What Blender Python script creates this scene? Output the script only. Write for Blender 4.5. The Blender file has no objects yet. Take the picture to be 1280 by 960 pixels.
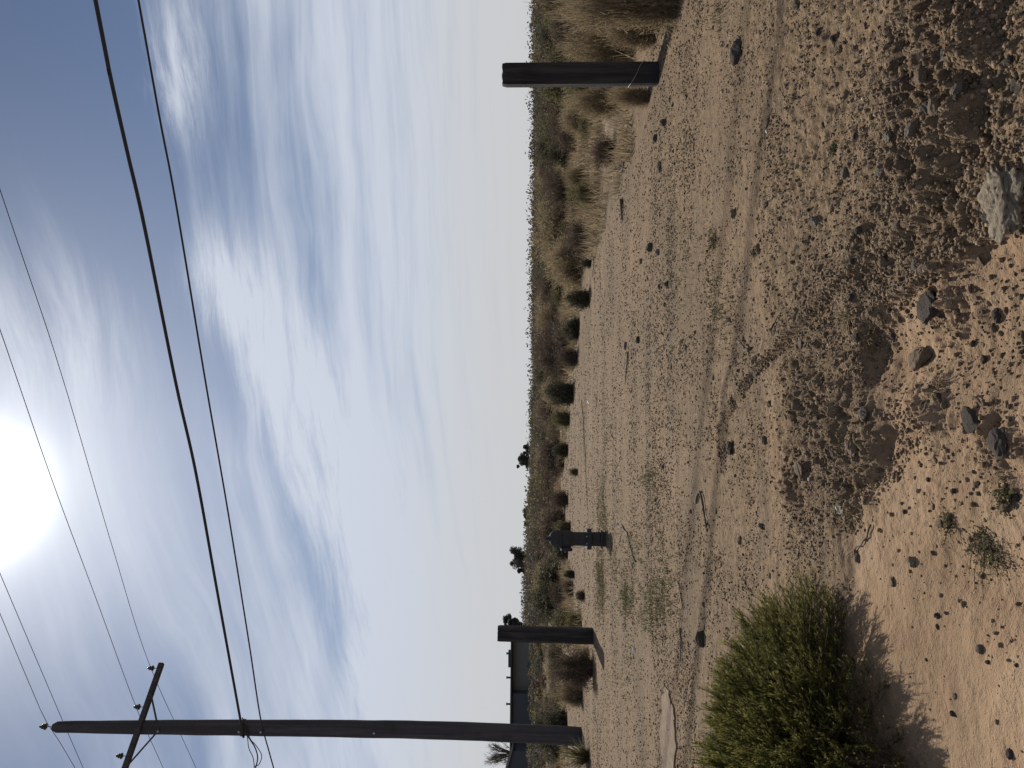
import bpy, math, random
import numpy as np
from mathutils import Vector, Matrix

# ------------------------------------------------------------------ camera
SC = bpy.context.scene
COL = SC.collection
F = 960.0                      # focal length in pixels of a 1280 wide frame
CAMH = 1.05
PITCH, ROLL = math.radians(1.9), math.radians(0.3)
fwd = Vector((0, math.cos(PITCH), math.sin(PITCH)))
up = Vector((0, -math.sin(PITCH), math.cos(PITCH)))
right = Vector((1, 0, 0))
# the phone was held sideways: world up points to the left edge of the picture
up2 = up * math.cos(ROLL) - right * math.sin(ROLL)
right2 = right * math.cos(ROLL) + up * math.sin(ROLL)
camX, camY, camZ = -up2, right2, -fwd
cam = bpy.data.objects.new('camera', bpy.data.cameras.new('camera'))
COL.objects.link(cam)
cam.matrix_world = Matrix(((camX.x, camY.x, camZ.x, 0), (camX.y, camY.y, camZ.y, 0),
                           (camX.z, camY.z, camZ.z, CAMH), (0, 0, 0, 1)))
cam.data.sensor_width = 36.0
cam.data.lens = 36.0 * F / 1280.0
cam.data.clip_start = 0.05
cam.data.clip_end = 20000
SC.camera = cam
CP = Vector((0, 0, CAMH))

def ray(px, py):
    return (fwd * F + camX * (px - 640) + camY * (480 - py)).normalized()

def at(px, py, z=0.0):
    d = ray(px, py); t = (z - CAMH) / d.z
    p = CP + d * t
    return p.x, p.y

def at_d(px, py, dist):
    d = ray(px, py)
    return CP + d * (dist / d.y)

# ------------------------------------------------------------------ sun, sky, exposure
_s = ray(-40, 618)
SUN_EL, SUN_AZ = math.asin(_s.z), math.atan2(_s.x, _s.y)      # azimuth from +Y towards +X
sdir = Vector((math.sin(SUN_AZ) * math.cos(SUN_EL), math.cos(SUN_AZ) * math.cos(SUN_EL), math.sin(SUN_EL)))
sl = bpy.data.lights.new('sun', 'SUN'); sl.energy = 5.0; sl.angle = math.radians(0.6); sl.color = (1, .93, .81)
so = bpy.data.objects.new('sun', sl); COL.objects.link(so)
so.rotation_euler = (-sdir).to_track_quat('-Z', 'Y').to_euler()
so.location = (0, 0, 30)
SC.view_settings.view_transform = 'Standard'
SC.view_settings.look = 'None'
SC.view_settings.exposure = 0.08
SC.view_settings.gamma = 1.0

W = bpy.data.worlds.new('World'); SC.world = W; W.use_nodes = True
nt = W.node_tree; nt.nodes.clear()
class NT:
    def __init__(s, t): s.t = t
    def n(s, k, **kw):
        o = s.t.nodes.new(k)
        for a, b in kw.items(): setattr(o, a, b)
        return o
    def put(s, sock, v):
        if hasattr(v, 'is_output') or isinstance(v, bpy.types.NodeSocket): s.t.links.new(v, sock)
        else: sock.default_value = v
    def m(s, op, a, b=None, c=None, clamp=False):
        o = s.n('ShaderNodeMath', operation=op); o.use_clamp = clamp
        s.put(o.inputs[0], a)
        if b is not None: s.put(o.inputs[1], b)
        if c is not None: s.put(o.inputs[2], c)
        return o.outputs[0]
    def vm(s, op, a, b=None, sc=None):
        o = s.n('ShaderNodeVectorMath', operation=op); s.put(o.inputs[0], a)
        if b is not None: s.put(o.inputs[1], b)
        if sc is not None: s.put(o.inputs['Scale'], sc)
        return o.outputs['Value'] if op in ('DOT_PRODUCT', 'LENGTH') else o.outputs[0]
    def mix(s, f, a, b, mode='MIX'):
        o = s.n('ShaderNodeMix', data_type='RGBA', blend_type=mode)
        s.put(o.inputs[0], f); s.put(o.inputs[6], a); s.put(o.inputs[7], b)
        return o.outputs[2]
    def noise(s, vec, scale, det=4, rough=.55, dist=0.0):
        o = s.n('ShaderNodeTexNoise'); s.put(o.inputs['Vector'], vec)
        o.inputs['Scale'].default_value = scale; o.inputs['Detail'].default_value = det
        o.inputs['Roughness'].default_value = rough; o.inputs['Distortion'].default_value = dist
        return o.outputs['Fac']
    def vor(s, vec, scale, feature='F1', out='Distance'):
        o = s.n('ShaderNodeTexVoronoi', feature=feature); s.put(o.inputs['Vector'], vec)
        o.inputs['Scale'].default_value = scale
        return o.outputs[out]
    def smooth(s, v, a, b, lo=0.0, hi=1.0):
        o = s.n('ShaderNodeMapRange', interpolation_type='SMOOTHSTEP'); s.put(o.inputs[0], v)
        o.inputs[1].default_value = a; o.inputs[2].default_value = b
        o.inputs[3].default_value = lo; o.inputs[4].default_value = hi
        return o.outputs[0]
    def ramp(s, v, stops):
        o = s.n('ShaderNodeValToRGB'); s.put(o.inputs[0], v)
        e = o.color_ramp.elements
        while len(e) < len(stops): e.new(.5)
        for i, (p, c) in enumerate(stops): e[i].position = p; e[i].color = (*c, 1)
        return o.outputs[0]
    def comb(s, x, y, z):
        o = s.n('ShaderNodeCombineXYZ')
        for i, v in enumerate((x, y, z)): s.put(o.inputs[i], v)
        return o.outputs[0]

w = NT(nt)
tc = w.n('ShaderNodeTexCoord').outputs['Generated']
sky = w.n('ShaderNodeTexSky', sky_type='NISHITA')
sky.sun_disc = False; sky.sun_elevation = SUN_EL; sky.sun_rotation = SUN_AZ
sky.altitude = 900; sky.air_density = 1.0; sky.dust_density = 1.2; sky.ozone_density = 1.5
sep = w.n('ShaderNodeSeparateXYZ'); nt.links.new(tc, sep.inputs[0])
X, Y, Z = sep.outputs
az = w.m('ARCTAN2', X, Y)
el = w.m('ARCSINE', Z)
# cloud layer seen from below: project the direction on a flat sheet of cirrus
zz = w.m('ADD', w.m('MAXIMUM', Z, 0.0), 0.16)
cx = w.m('DIVIDE', X, zz); cy = w.m('DIVIDE', Y, zz)
warp = w.noise(w.comb(cx, cy, 1.3), 1.1, 3, .5)
cyw = w.m('ADD', cy, w.m('MULTIPLY', w.m('SUBTRACT', warp, .5), .35))
rot = math.radians(20)
ux = w.m('ADD', w.m('MULTIPLY', cx, math.cos(rot)), w.m('MULTIPLY', cyw, -math.sin(rot)))
uy = w.m('ADD', w.m('MULTIPLY', cx, math.sin(rot)), w.m('MULTIPLY', cyw, math.cos(rot)))
streak = w.noise(w.comb(w.m('MULTIPLY', ux, .38), w.m('MULTIPLY', uy, 2.6), 0.0), 1.5, 7, .58, .08)
fine = w.noise(w.comb(w.m('MULTIPLY', ux, .9), w.m('MULTIPLY', uy, 7.0), 4.0), 1.6, 8, .62, .15)
puff = w.noise(w.comb(w.m('MULTIPLY', ux, 1.6), w.m('MULTIPLY', uy, 2.6), 8.0), 2.3, 8, .62, .15)

def azel(px, py):
    d = ray(px, py); return math.atan2(d.x, d.y), math.asin(d.z)
def blob(px, py, rx, ry, amp, ang=0.0):
    """soft patch of more or less cirrus; rx along the sky's vertical, ry along its horizontal, in degrees"""
    a0, e0 = azel(px, py)
    da = w.m('MULTIPLY', w.m('SUBTRACT', az, a0), math.cos(e0)); de = w.m('SUBTRACT', el, e0)
    c, s_ = math.cos(math.radians(ang)), math.sin(math.radians(ang))
    p = w.m('ADD', w.m('MULTIPLY', da, c), w.m('MULTIPLY', de, s_))
    q = w.m('SUBTRACT', w.m('MULTIPLY', de, c), w.m('MULTIPLY', da, s_))
    p = w.m('DIVIDE', p, math.radians(ry)); q = w.m('DIVIDE', q, math.radians(rx))
    r2 = w.m('ADD', w.m('MULTIPLY', p, p), w.m('MULTIPLY', q, q))
    g = w.m('EXPONENT', w.m('MULTIPLY', r2, -1.0))
    return w.m('MULTIPLY', g, amp)

BLOBS = [ # px, py, vertical size, horizontal size, amount, tilt
    (215, 90, 2.2, 4.5, .50, -8),     # wisp at the upper right
    (285, 360, 2.2, 3.4, .42, 20),    # ragged tuft in the middle
    (375, 500, 3.6, 10.0, .42, 27),    # broad bright band
    (455, 700, 4.0, 12.0, .30, 20),
    (470, 860, 1.8, 3.0, .35, 10),    # curl beside the pole
    (60, 420, 6.0, 7.0, .26, 20),     # milky patch right of the sun
    (130, 150, 8.0, 12.0, -.50, 10),  # deep blue corner
    (285, 470, 2.2, 6.5, -.42, 28),   # blue gap
    (388, 700, 2.0, 9.0, -.46, 24),   # long blue gap
    (100, 900, 9.0, 6.0, -.20, 0),
    (300, 200, 2.0, 8.0, -.10, 10),
    (300, 640, 3.0, 9.0, -.10, 24),
]
fibre = w.noise(w.comb(w.m('MULTIPLY', ux, 1.1), w.m('MULTIPLY', uy, 5.0), 11.0), 3.2, 10, .72, .15)
fibre = w.smooth(fibre, .32, .68, .35, 1.5)
tot = None
for b in BLOBS:
    g = blob(*b)
    if b[4] > 0: g = w.m('MULTIPLY', g, fibre)
    tot = g if tot is None else w.m('ADD', tot, g)
cl = w.m('ADD', w.m('MULTIPLY', streak, 1.15), w.m('MULTIPLY', fine, .40))
cl = w.m('ADD', cl, w.m('MULTIPLY', puff, .30))
cl = w.m('SUBTRACT', cl, .62)
# cirrus thickens towards the horizon
hz = w.smooth(el, 0.0, math.radians(34), .50, -.10)
cl = w.m('ADD', w.m('ADD', cl, hz), tot)
cov = w.smooth(cl, -.05, .85, 0.03, .95)
horiz = w.smooth(el, math.radians(-1), math.radians(15), 1.0, 0.0)
sdot = w.vm('DOT_PRODUCT', w.vm('NORMALIZE', tc), tuple(sdir))
ang = w.m('ARCCOSINE', w.m('MINIMUM', sdot, .99999))
def g1(deg, p=2):
    return w.m('EXPONENT', w.m('MULTIPLY', w.m('POWER', w.m('DIVIDE', ang, math.radians(deg)), p), -1.0))
# sunlight scattered forward through the thin ice cloud
aure = w.m('ADD', w.m('MULTIPLY', g1(2.7), 40.0), w.m('ADD', w.m('MULTIPLY', g1(4.4, 1.2), 6.0), w.m('MULTIPLY', g1(13, 1.4), 2.0)))
SKY_STR = 0.10
skyc = w.mix(1.0, sky.outputs[0], (0.34, .40, .48, 1), 'MULTIPLY')
hs = w.n('ShaderNodeHueSaturation'); hs.inputs['Saturation'].default_value = .98; nt.links.new(skyc, hs.inputs['Color'])
lim = w.n('ShaderNodeVectorMath', operation='MINIMUM'); nt.links.new(hs.outputs[0], lim.inputs[0])
lim.inputs[1].default_value = (3.6, 4.2, 5.2)
cloudc = w.mix(horiz, (5.75, 6.2, 7.1, 1), (5.7, 5.85, 6.15, 1))
base = w.mix(cov, lim.outputs[0], cloudc)
base = w.mix(w.smooth(el, 0.0, math.radians(11), .8, 0.0), base, (5.6, 5.65, 5.75, 1))
glow = w.vm('SCALE', (1.0, .98, .97), sc=aure)
fin = w.n('ShaderNodeVectorMath', operation='ADD'); nt.links.new(base, fin.inputs[0]); nt.links.new(glow, fin.inputs[1])
bg = w.n('ShaderNodeBackground'); nt.links.new(fin.outputs[0], bg.inputs[0]); bg.inputs[1].default_value = SKY_STR
nt.links.new(bg.outputs[0], w.n('ShaderNodeOutputWorld').inputs[0])

# ------------------------------------------------------------------ helpers
rng = np.random.default_rng(7)
random.seed(7)

def _grad(ix, iy, seed):
    h = (ix.astype(np.int64) * 374761393 + iy.astype(np.int64) * 668265263 + seed * 982451653) & 0xffffffff
    h = ((h ^ (h >> 13)) * 1274126177) & 0xffffffff
    h = h ^ (h >> 16)
    return (h & 0xffff) / 65536.0 * 2 * math.pi
def pn(x, y, s, seed=0):
    x = np.asarray(x, float) / s; y = np.asarray(y, float) / s
    xi = np.floor(x); yi = np.floor(y); xf = x - xi; yf = y - yi
    u = xf**3 * (xf * (xf * 6 - 15) + 10); v = yf**3 * (yf * (yf * 6 - 15) + 10)
    def c(i, j):
        a = _grad(xi + i, yi + j, seed); return np.cos(a) * (xf - i) + np.sin(a) * (yf - j)
    return ((c(0, 0) * (1 - u) + c(1, 0) * u) * (1 - v) + (c(0, 1) * (1 - u) + c(1, 1) * u) * v) * 1.5
def ss(x, a, b):
    t = np.clip((np.asarray(x, float) - a) / (b - a), 0, 1); return t * t * (3 - 2 * t)
def fbm(x, y, s, o=4, seed=0, g=.5):
    r = 0; a = 1
    for i in range(o): r = r + a * pn(x, y, s / 2**i, seed + i * 17); a *= g
    return r

def poly(pts):
    """edge polyline given as points on the ground; returns function y_edge(x)"""
    q = sorted(at(*p) for p in pts)
    xs = np.array([a for a, b in q]); ys = np.array([b for a, b in q])
    return lambda x: np.interp(x, xs, ys)
EDGE = poly([(1040, 1100), (1050, 960), (1052, 860), (1056, 700), (1052, 640), (1096, 590), (1100, 540), (1090, 470), (1082, 415),
             (1105, 380), (1150, 350), (1215, 300), (1262, 250), (1300, 150), (1330, -40)])
RIDGE = poly([(905, 530), (935, 478), (985, 425), (1045, 368), (1105, 318), (1170, 262), (1215, 200), (1240, 100), (1245, -60)])
LEDGE = poly([(1150, -80), (1150, 0), (1136, 110), (1118, 230), (1085, 305)])

def masks(x, y):
    n1 = fbm(x, y, .45, 3, 5); n2 = fbm(x, y, 1.3, 3, 9)
    e = EDGE(x) + .06 * n1 + .05 * fbm(x, y, .11, 3, 15, .6)
    near = ss(e - y, -.04, .07)                    # 1 on the smooth sand nearest the lens
    sand = near
    # sandy lanes inside the gravel
    tr = np.exp(-((y - 3.55 - .30 * x + .05 * n1) / .16)**2) * ss(x, -.9, -.3) * ss(-x, -1.3, -.6)
    sand = np.maximum(sand, tr * .65)
    tr2 = np.exp(-((y - 4.6 + .1 * x) / .25)**2) * ss(x, .3, 1.0)
    sand = np.maximum(sand, tr2 * .6)
    sand = np.maximum(sand, ss(n2, .35, .75) * .35)
    rough = (1 - near * .7) * ss(y, 4.2, 3.0) * ss(x, -.75, -.35)
    dirt = np.exp(-(((x - .95) / .45)**2 + ((y - 1.95) / .30)**2))     # dark clods at the lower right
    gx, gy = at(1180, 90)
    dirt = np.exp(-(((x - gx) / .36)**2 + ((y - gy) / .20)**2))
    lump = 0
    for (px, py, r) in ((1005, 500, .16), (1065, 590, .13), (1040, 520, .15), (990, 600, .12), (1165, 380, .10), (1230, 560, .09), (1150, 520, .10), (1200, 60, .14), (1180, 170, .13)):
        a, b = at(px, py); lump = lump + np.exp(-(((x - a) / r)**2 + ((y - b) / r)**2))
    lump = np.clip(lump, 0, 1)
    return near, sand, rough, dirt, lump
def hfun(x, y, detail=True):
    x = np.asarray(x, float); y = np.asarray(y, float)
    r = np.hypot(x, y)
    near, sand, rough, dirt, lump = masks(x, y)
    h = -.052 * near * (.15 + .85 * ss(x, -.78, -.42)) * np.clip(.75 + .8 * pn(x, y * .2, .22, 19), .15, 1.2)
    h = h + .012 * fbm(x, y, .8, 3, 31) * ss(r, 40, 8)
    # rut with its little scarp, and its twin ledge to the right
    w1 = RIDGE(x) + .03 * pn(x, y, .2, 3)
    h = h + .038 * ss(y - w1, -.06, .03) * ss(w1 + .7 - y, 0, .6) * np.clip(.8 + .6 * pn(x, y * .3, .3, 47), .3, 1.3) * ss(x, -.5, -.1) * ss(-x, -2.2, -1.4)
    w2 = LEDGE(x) + .03 * pn(x, y, .2, 13)
    h = h + .028 * ss(y - w2, -.07, .05) * ss(w2 + .6 - y, 0, .5) * ss(x, .15, .4)
    act = np.clip(rough * .5 + dirt + lump, 0, 1.3)
    if detail:
        rid = 1 - np.abs(pn(x, y, .075, 71)) * 2.2
        h = h + act * (.020 * fbm(x, y, .12, 5, 51, .68) + .011 * rid + .006 * fbm(x, y, .03, 3, 57, .7))
        h = h + (1 - near) * .0045 * fbm(x, y, .035, 3, 61, .6) * ss(r, 9, 4)
        h = h + near * .004 * fbm(x, y, .10, 4, 65, .6)
    h = h + lump * .018
    # the land away from the lot
    far = ss(r, 25, 130)
    left = ss(-x / np.maximum(y, 1), -.05, .35)
    h = h + far * left * 1.3 * (y > 0)
    h = h + .25 * fbm(x, y, 30, 3, 91) * ss(r, 30, 90)
    # low bank where the scrub starts
    bank = ss(y + .25 * x, 15.5, 19) * ss(r, 200, 40)
    h = h + .10 * bank
    return h
def H(x, y, detail=False): return float(hfun(np.array([x]), np.array([y]), detail)[0])
def ground_at(px, py):
    """point of the ground seen at this spot of the photograph"""
    d = ray(px, py); t = (0 - CAMH) / d.z
    for _ in range(6):
        p = CP + d * t; z = H(p.x, p.y); t = (z - CAMH) / d.z
    p = CP + d * t
    return Vector((p.x, p.y, H(p.x, p.y)))

def mesh(name, verts, faces, mats, smooth=False, mi=None, cols=None):
    me = bpy.data.meshes.new(name)
    if isinstance(faces, np.ndarray):
        verts = np.asarray(verts, np.float32); n, k = faces.shape
        me.vertices.add(len(verts)); me.vertices.foreach_set('co', verts.ravel())
        me.loops.add(n * k); me.loops.foreach_set('vertex_index', faces.astype(np.int32).ravel())
        me.polygons.add(n)
        me.polygons.foreach_set('loop_start', np.arange(0, n * k, k, dtype=np.int32))
        me.polygons.foreach_set('loop_total', np.full(n, k, np.int32))
    else:
        me.from_pydata([tuple(v) for v in verts], [], faces)
    for m in (mats if isinstance(mats, (list, tuple)) else [mats]): me.materials.append(m)
    if mi is not None: me.polygons.foreach_set('material_index', np.asarray(mi, np.int32))
    if smooth: me.polygons.foreach_set('use_smooth', np.ones(len(me.polygons), bool))
    if cols is not None:
        a = me.color_attributes.new('tint', 'FLOAT_COLOR', 'POINT')
        c = np.ones((len(verts), 4), np.float32); c[:, :3] = cols
        a.data.foreach_set('color', c.ravel())
    me.update(calc_edges=True)
    return me
def link(name, me, parent=None, loc=None, rot=None, sc=None):
    o = bpy.data.objects.new(name, me); COL.objects.link(o)
    if parent: o.parent = parent
    if loc is not None: o.location = loc
    if rot is not None: o.rotation_euler = rot
    if sc is not None: o.scale = sc
    return o
def tag(o, label=None, cat=None, group=None, kind=None):
    if label: o['label'] = label
    if cat: o['category'] = cat
    if group: o['group'] = group
    if kind: o['kind'] = kind
    return o
def thing(name, label, cat, loc=(0, 0, 0), rz=0, group=None):
    o = link(name, None, None, loc, (0, 0, rz)); o.empty_display_size = .1
    return tag(o, label, cat, group)

class MB:
    """collects shapes into one mesh"""
    def __init__(s): s.v = []; s.f = []
    def add(s, v, f):
        k = len(s.v); s.v += [tuple(p) for p in v]; s.f += [tuple(i + k for i in q) for q in f]
    def tube(s, pts, rad, n=8, cap=True, jit=0.0):
        pts = [Vector(p) for p in pts]
        if not hasattr(rad, '__len__'): rad = [rad] * len(pts)
        V = []; Fc = []; prev = None
        for i, p in enumerate(pts):
            t = (pts[min(i + 1, len(pts) - 1)] - pts[max(i - 1, 0)]).normalized()
            a = prev if prev is not None else (Vector((0, 0, 1)) if abs(t.z) < .9 else Vector((1, 0, 0)))
            a = (a - t * a.dot(t)).normalized(); prev = a; b = t.cross(a)
            for k in range(n):
                th = 2 * math.pi * k / n; r = rad[i] * (1 + random.uniform(-jit, jit))
                V.append(p + (a * math.cos(th) + b * math.sin(th)) * r)
        for i in range(len(pts) - 1):
            for k in range(n):
                Fc.append((i * n + k, i * n + (k + 1) % n, (i + 1) * n + (k + 1) % n, (i + 1) * n + k))
        if cap: Fc.append(tuple(range(n))[::-1]); Fc.append(tuple(range((len(pts) - 1) * n, len(pts) * n)))
        s.add(V, Fc); return s
    def lathe(s, prof, n=24, c=(0, 0, 0), axis='Z'):
        V = []; Fc = []
        for r, z in prof:
            for k in range(n):
                th = 2 * math.pi * k / n; p = (r * math.cos(th), r * math.sin(th), z)
                if axis == 'X': p = (z, p[0], p[1])
                if axis == 'Y': p = (p[0], z, p[1])
                V.append((p[0] + c[0], p[1] + c[1], p[2] + c[2]))
        for i in range(len(prof) - 1):
            for k in range(n): Fc.append((i * n + k, i * n + (k + 1) % n, (i + 1) * n + (k + 1) % n, (i + 1) * n + k))
        Fc.append(tuple(range(n))[::-1]); Fc.append(tuple(range((len(prof) - 1) * n, len(prof) * n)))
        s.add(V, Fc); return s
    def box(s, c, d, bev=0.0, M=None):
        x, y, z = d[0] / 2, d[1] / 2, d[2] / 2; V = []
        if bev:
            ring = []
            for (sx, sy) in ((1, 1), (-1, 1), (-1, -1), (1, -1)):
                a = (sx * (x - bev), sy * y); b = (sx * x, sy * (y - bev))
                ring += [b, a] if sx * sy > 0 else [a, b]
            n = 8; L = [(-z, bev), (-z + bev, 0), (z - bev, 0), (z, bev)]
            for zz_, ins in L:
                for (a, b) in ring: V.append((a * (1 - ins / x), b * (1 - ins / y), zz_))
            Fc = [tuple(range(n))[::-1], tuple(range(3 * n, 4 * n))]
            for i in range(3):
                for k in range(n): Fc.append((i * n + k, i * n + (k + 1) % n, (i + 1) * n + (k + 1) % n, (i + 1) * n + k))
        else:
            V = [(sx * x, sy * y, sz * z) for sz in (-1, 1) for sy in (-1, 1) for sx in (-1, 1)]
            Fc = [(0, 2, 3, 1), (4, 5, 7, 6), (0, 1, 5, 4), (2, 6, 7, 3), (0, 4, 6, 2), (1, 3, 7, 5)]
        V = [Vector(p) for p in V]
        if M is not None: V = [M @ p for p in V]
        s.add([p + Vector(c) for p in V], Fc); return s
    def build(s, name, mat, parent=None, smooth=False, **k):
        return link(name, mesh(name, s.v, s.f, mat, smooth), parent, **k)

# ------------------------------------------------------------------ materials
def newmat(name):
    m = bpy.data.materials.new(name); m.use_nodes = True
    t = NT(m.node_tree); b = m.node_tree.nodes['Principled BSDF']; b.inputs['Roughness'].default_value = .85
    b.inputs['Specular IOR Level'].default_value = .25
    return m, t, b
def bump(t, b, h, strength=.5, dist=.01):
    o = t.n('ShaderNodeBump'); o.inputs['Strength'].default_value = strength; o.inputs['Distance'].default_value = dist
    t.put(o.inputs['Height'], h); t.t.links.new(o.outputs[0], b.inputs['Normal'])
def pos(t): return t.n('ShaderNodeNewGeometry').outputs['Position']
def objc(t): return t.n('ShaderNodeTexCoord').outputs['Object']

def ground_mat():
    m, t, b = newmat('sandy_ground')
    P = pos(t)
    at_ = t.n('ShaderNodeVertexColor', layer_name='tint')
    sp = t.n('ShaderNodeSeparateColor'); t.t.links.new(at_.outputs[0], sp.inputs[0])
    sand, dirt, scrub = sp.outputs
    n1 = t.noise(P, 2.2, 5, .6); n2 = t.noise(P, 14, 5, .65); n3 = t.noise(P, 70, 4, .7); n4 = t.noise(P, 260, 2, .6)
    gravel = t.ramp(n2, [(.28, (.110, .074, .045)), (.48, (.190, .132, .081)), (.72, (.27, .196, .125))])
    sandc = t.ramp(n1, [(.3, (.25, .162, .098)), (.55, (.315, .215, .137)), (.75, (.36, .262, .175))])
    f = t.m('ADD', sand, t.m('MULTIPLY', t.m('SUBTRACT', n2, .5), .5), clamp=True)
    c = t.mix(f, gravel, sandc)
    dk = t.ramp(n3, [(.3, (.06, .041, .027)), (.7, (.17, .118, .076))])
    c = t.mix(t.m('MULTIPLY', dirt, .8, clamp=True), c, dk)
    # grit: small grains of other stone
    v1 = t.n('ShaderNodeTexVoronoi'); t.put(v1.inputs['Vector'], P); v1.inputs['Scale'].default_value = 95
    gcol = t.ramp(v1.outputs['Color'], [(0, (.07, .052, .042)), (.45, (.17, .127, .095)), (.8, (.29, .23, .17)), (1, (.42, .36, .28))])
    gm = t.m('MULTIPLY', t.smooth(v1.outputs['Distance'], .42, .28), t.smooth(t.vor(P, 95, out='Color'), .45, .62))
    gm = t.m('MULTIPLY', gm, t.m('SUBTRACT', .8, t.m('MULTIPLY', sand, .5)))
    c = t.mix(gm, c, gcol)
    v2 = t.n('ShaderNodeTexVoronoi'); t.put(v2.inputs['Vector'], P); v2.inputs['Scale'].default_value = 27
    gm2 = t.m('MULTIPLY', t.smooth(v2.outputs['Distance'], .36, .22), t.smooth(v2.outputs['Color'], .62, .75))
    gm2 = t.m('MULTIPLY', gm2, t.m('SUBTRACT', .8, sand, clamp=True))
    c = t.mix(gm2, c, gcol)
    v3 = t.n('ShaderNodeTexVoronoi'); t.put(v3.inputs['Vector'], P); v3.inputs['Scale'].default_value = 9
    gm3 = t.m('MULTIPLY', t.smooth(v3.outputs['Distance'], .30, .18), t.smooth(v3.outputs['Color'], .60, .72))
    gm3 = t.m('MULTIPLY', gm3, t.smooth(t.vm('LENGTH', P), 8, 13))
    c = t.mix(t.m('MULTIPLY', gm3, .8), c, (.07, .052, .04, 1))
    c = t.mix(t.m('MULTIPLY', t.smooth(t.noise(t.vm('MULTIPLY', P, (.6, 1.6, 1)), .8, 5, .65), .42, .66), .6), c, (.125, .094, .067, 1))
    # leaf litter and duff under the far scrub
    duff = t.ramp(t.noise(P, .6, 6, .7), [(.35, (.09, .066, .045)), (.5, (.18, .132, .09)), (.65, (.32, .235, .16))])
    c = t.mix(scrub, c, duff)
    t.t.links.new(c, b.inputs['Base Color']); b.inputs['Roughness'].default_value = .95
    b.inputs['Specular IOR Level'].default_value = .1
    h = t.m('ADD', t.m('MULTIPLY', n3, .5), t.m('MULTIPLY', n4, .25))
    h = t.m('ADD', h, t.m('MULTIPLY', gm, .5)); h = t.m('ADD', h, t.m('MULTIPLY', gm2, 1.0))
    h = t.m('ADD', h, t.m('MULTIPLY', n2, .8))
    bump(t, b, h, .9, .012)
    return m
def tint_mat(name, rough=.9, bs=90, bd=.002, spec=.2, sat=.25):
    m, t, b = newmat(name)
    at_ = t.n('ShaderNodeVertexColor', layer_name='tint'); P = pos(t)
    n = t.noise(P, bs, 4, .6)
    c = t.mix(1.0, at_.outputs[0], t.ramp(n, [(.3, (1 - sat,) * 3), (.7, (1 + sat * .6,) * 3)]), 'MULTIPLY')
    t.t.links.new(c, b.inputs['Base Color']); b.inputs['Roughness'].default_value = rough
    b.inputs['Specular IOR Level'].default_value = spec
    bump(t, b, n, .5, bd)
    return m
def rock_mat(name, c1, c2, c3, scale=14):
    m, t, b = newmat(name); P = objc(t)
    n = t.noise(P, scale, 6, .65, .3); n2 = t.noise(P, scale * 5, 4, .7)
    c = t.ramp(n, [(.3, c1), (.52, c2), (.72, c3)])
    c = t.mix(t.smooth(n2, .55, .75, 0, .35), c, tuple(min(1, q * 1.25) for q in c3) + (1,))
    t.t.links.new(c, b.inputs['Base Color']); b.inputs['Roughness'].default_value = .92
    bump(t, b, t.m('ADD', n, t.m('MULTIPLY', n2, .4)), .7, .01)
    return m
def wood_mat(name, c1, c2, c3, stretch=.08, scale=14):
    m, t, b = newmat(name); P = objc(t)
    mp = t.n('ShaderNodeMapping'); t.put(mp.inputs[0], P); mp.inputs['Scale'].default_value = (1, 1, stretch)
    n = t.noise(mp.outputs[0], scale, 7, .68, .6); n2 = t.noise(mp.outputs[0], scale * 5, 4, .7)
    big = t.noise(P, 2.0, 4, .6)
    c = t.ramp(n, [(.32, c1), (.5, c2), (.72, c3)])
    c = t.mix(t.smooth(big, .45, .75, 0, .5), c, c1 + (1,))
    t.t.links.new(c, b.inputs['Base Color']); b.inputs['Roughness'].default_value = .85
    bump(t, b, t.m('ADD', n, t.m('MULTIPLY', n2, .6)), .8, .012)
    return m
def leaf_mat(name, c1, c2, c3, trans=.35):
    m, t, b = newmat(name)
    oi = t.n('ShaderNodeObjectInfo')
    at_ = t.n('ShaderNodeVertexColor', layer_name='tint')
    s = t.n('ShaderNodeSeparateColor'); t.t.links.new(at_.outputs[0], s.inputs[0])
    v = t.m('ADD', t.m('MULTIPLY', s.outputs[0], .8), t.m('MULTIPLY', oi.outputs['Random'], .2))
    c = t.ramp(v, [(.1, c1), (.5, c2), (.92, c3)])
    t.t.links.new(c, b.inputs['Base Color']); b.inputs['Roughness'].default_value = .75
    b.inputs['Specular IOR Level'].default_value = .15
    tr = t.n('ShaderNodeBsdfTranslucent'); t.t.links.new(c, tr.inputs[0])
    mx = t.n('ShaderNodeMixShader'); mx.inputs[0].default_value = trans
    t.t.links.new(b.outputs[0], mx.inputs[1]); t.t.links.new(tr.outputs[0], mx.inputs[2])
    out = [n for n in t.t.nodes if n.type == 'OUTPUT_MATERIAL'][0]; t.t.links.new(mx.outputs[0], out.inputs[0])
    return m
def plain(name, c, rough=.7, metal=0.0, var=.25, scale=20, spec=.3):
    m, t, b = newmat(name); n = t.noise(objc(t), scale, 5, .65)
    cc = t.mix(n, tuple(q * (1 - var) for q in c) + (1,), tuple(min(1, q * (1 + var)) for q in c) + (1,))
    t.t.links.new(cc, b.inputs['Base Color']); b.inputs['Roughness'].default_value = rough
    b.inputs['Metallic'].default_value = metal; b.inputs['Specular IOR Level'].default_value = spec
    bump(t, b, n, .3, .002)
    return m

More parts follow.
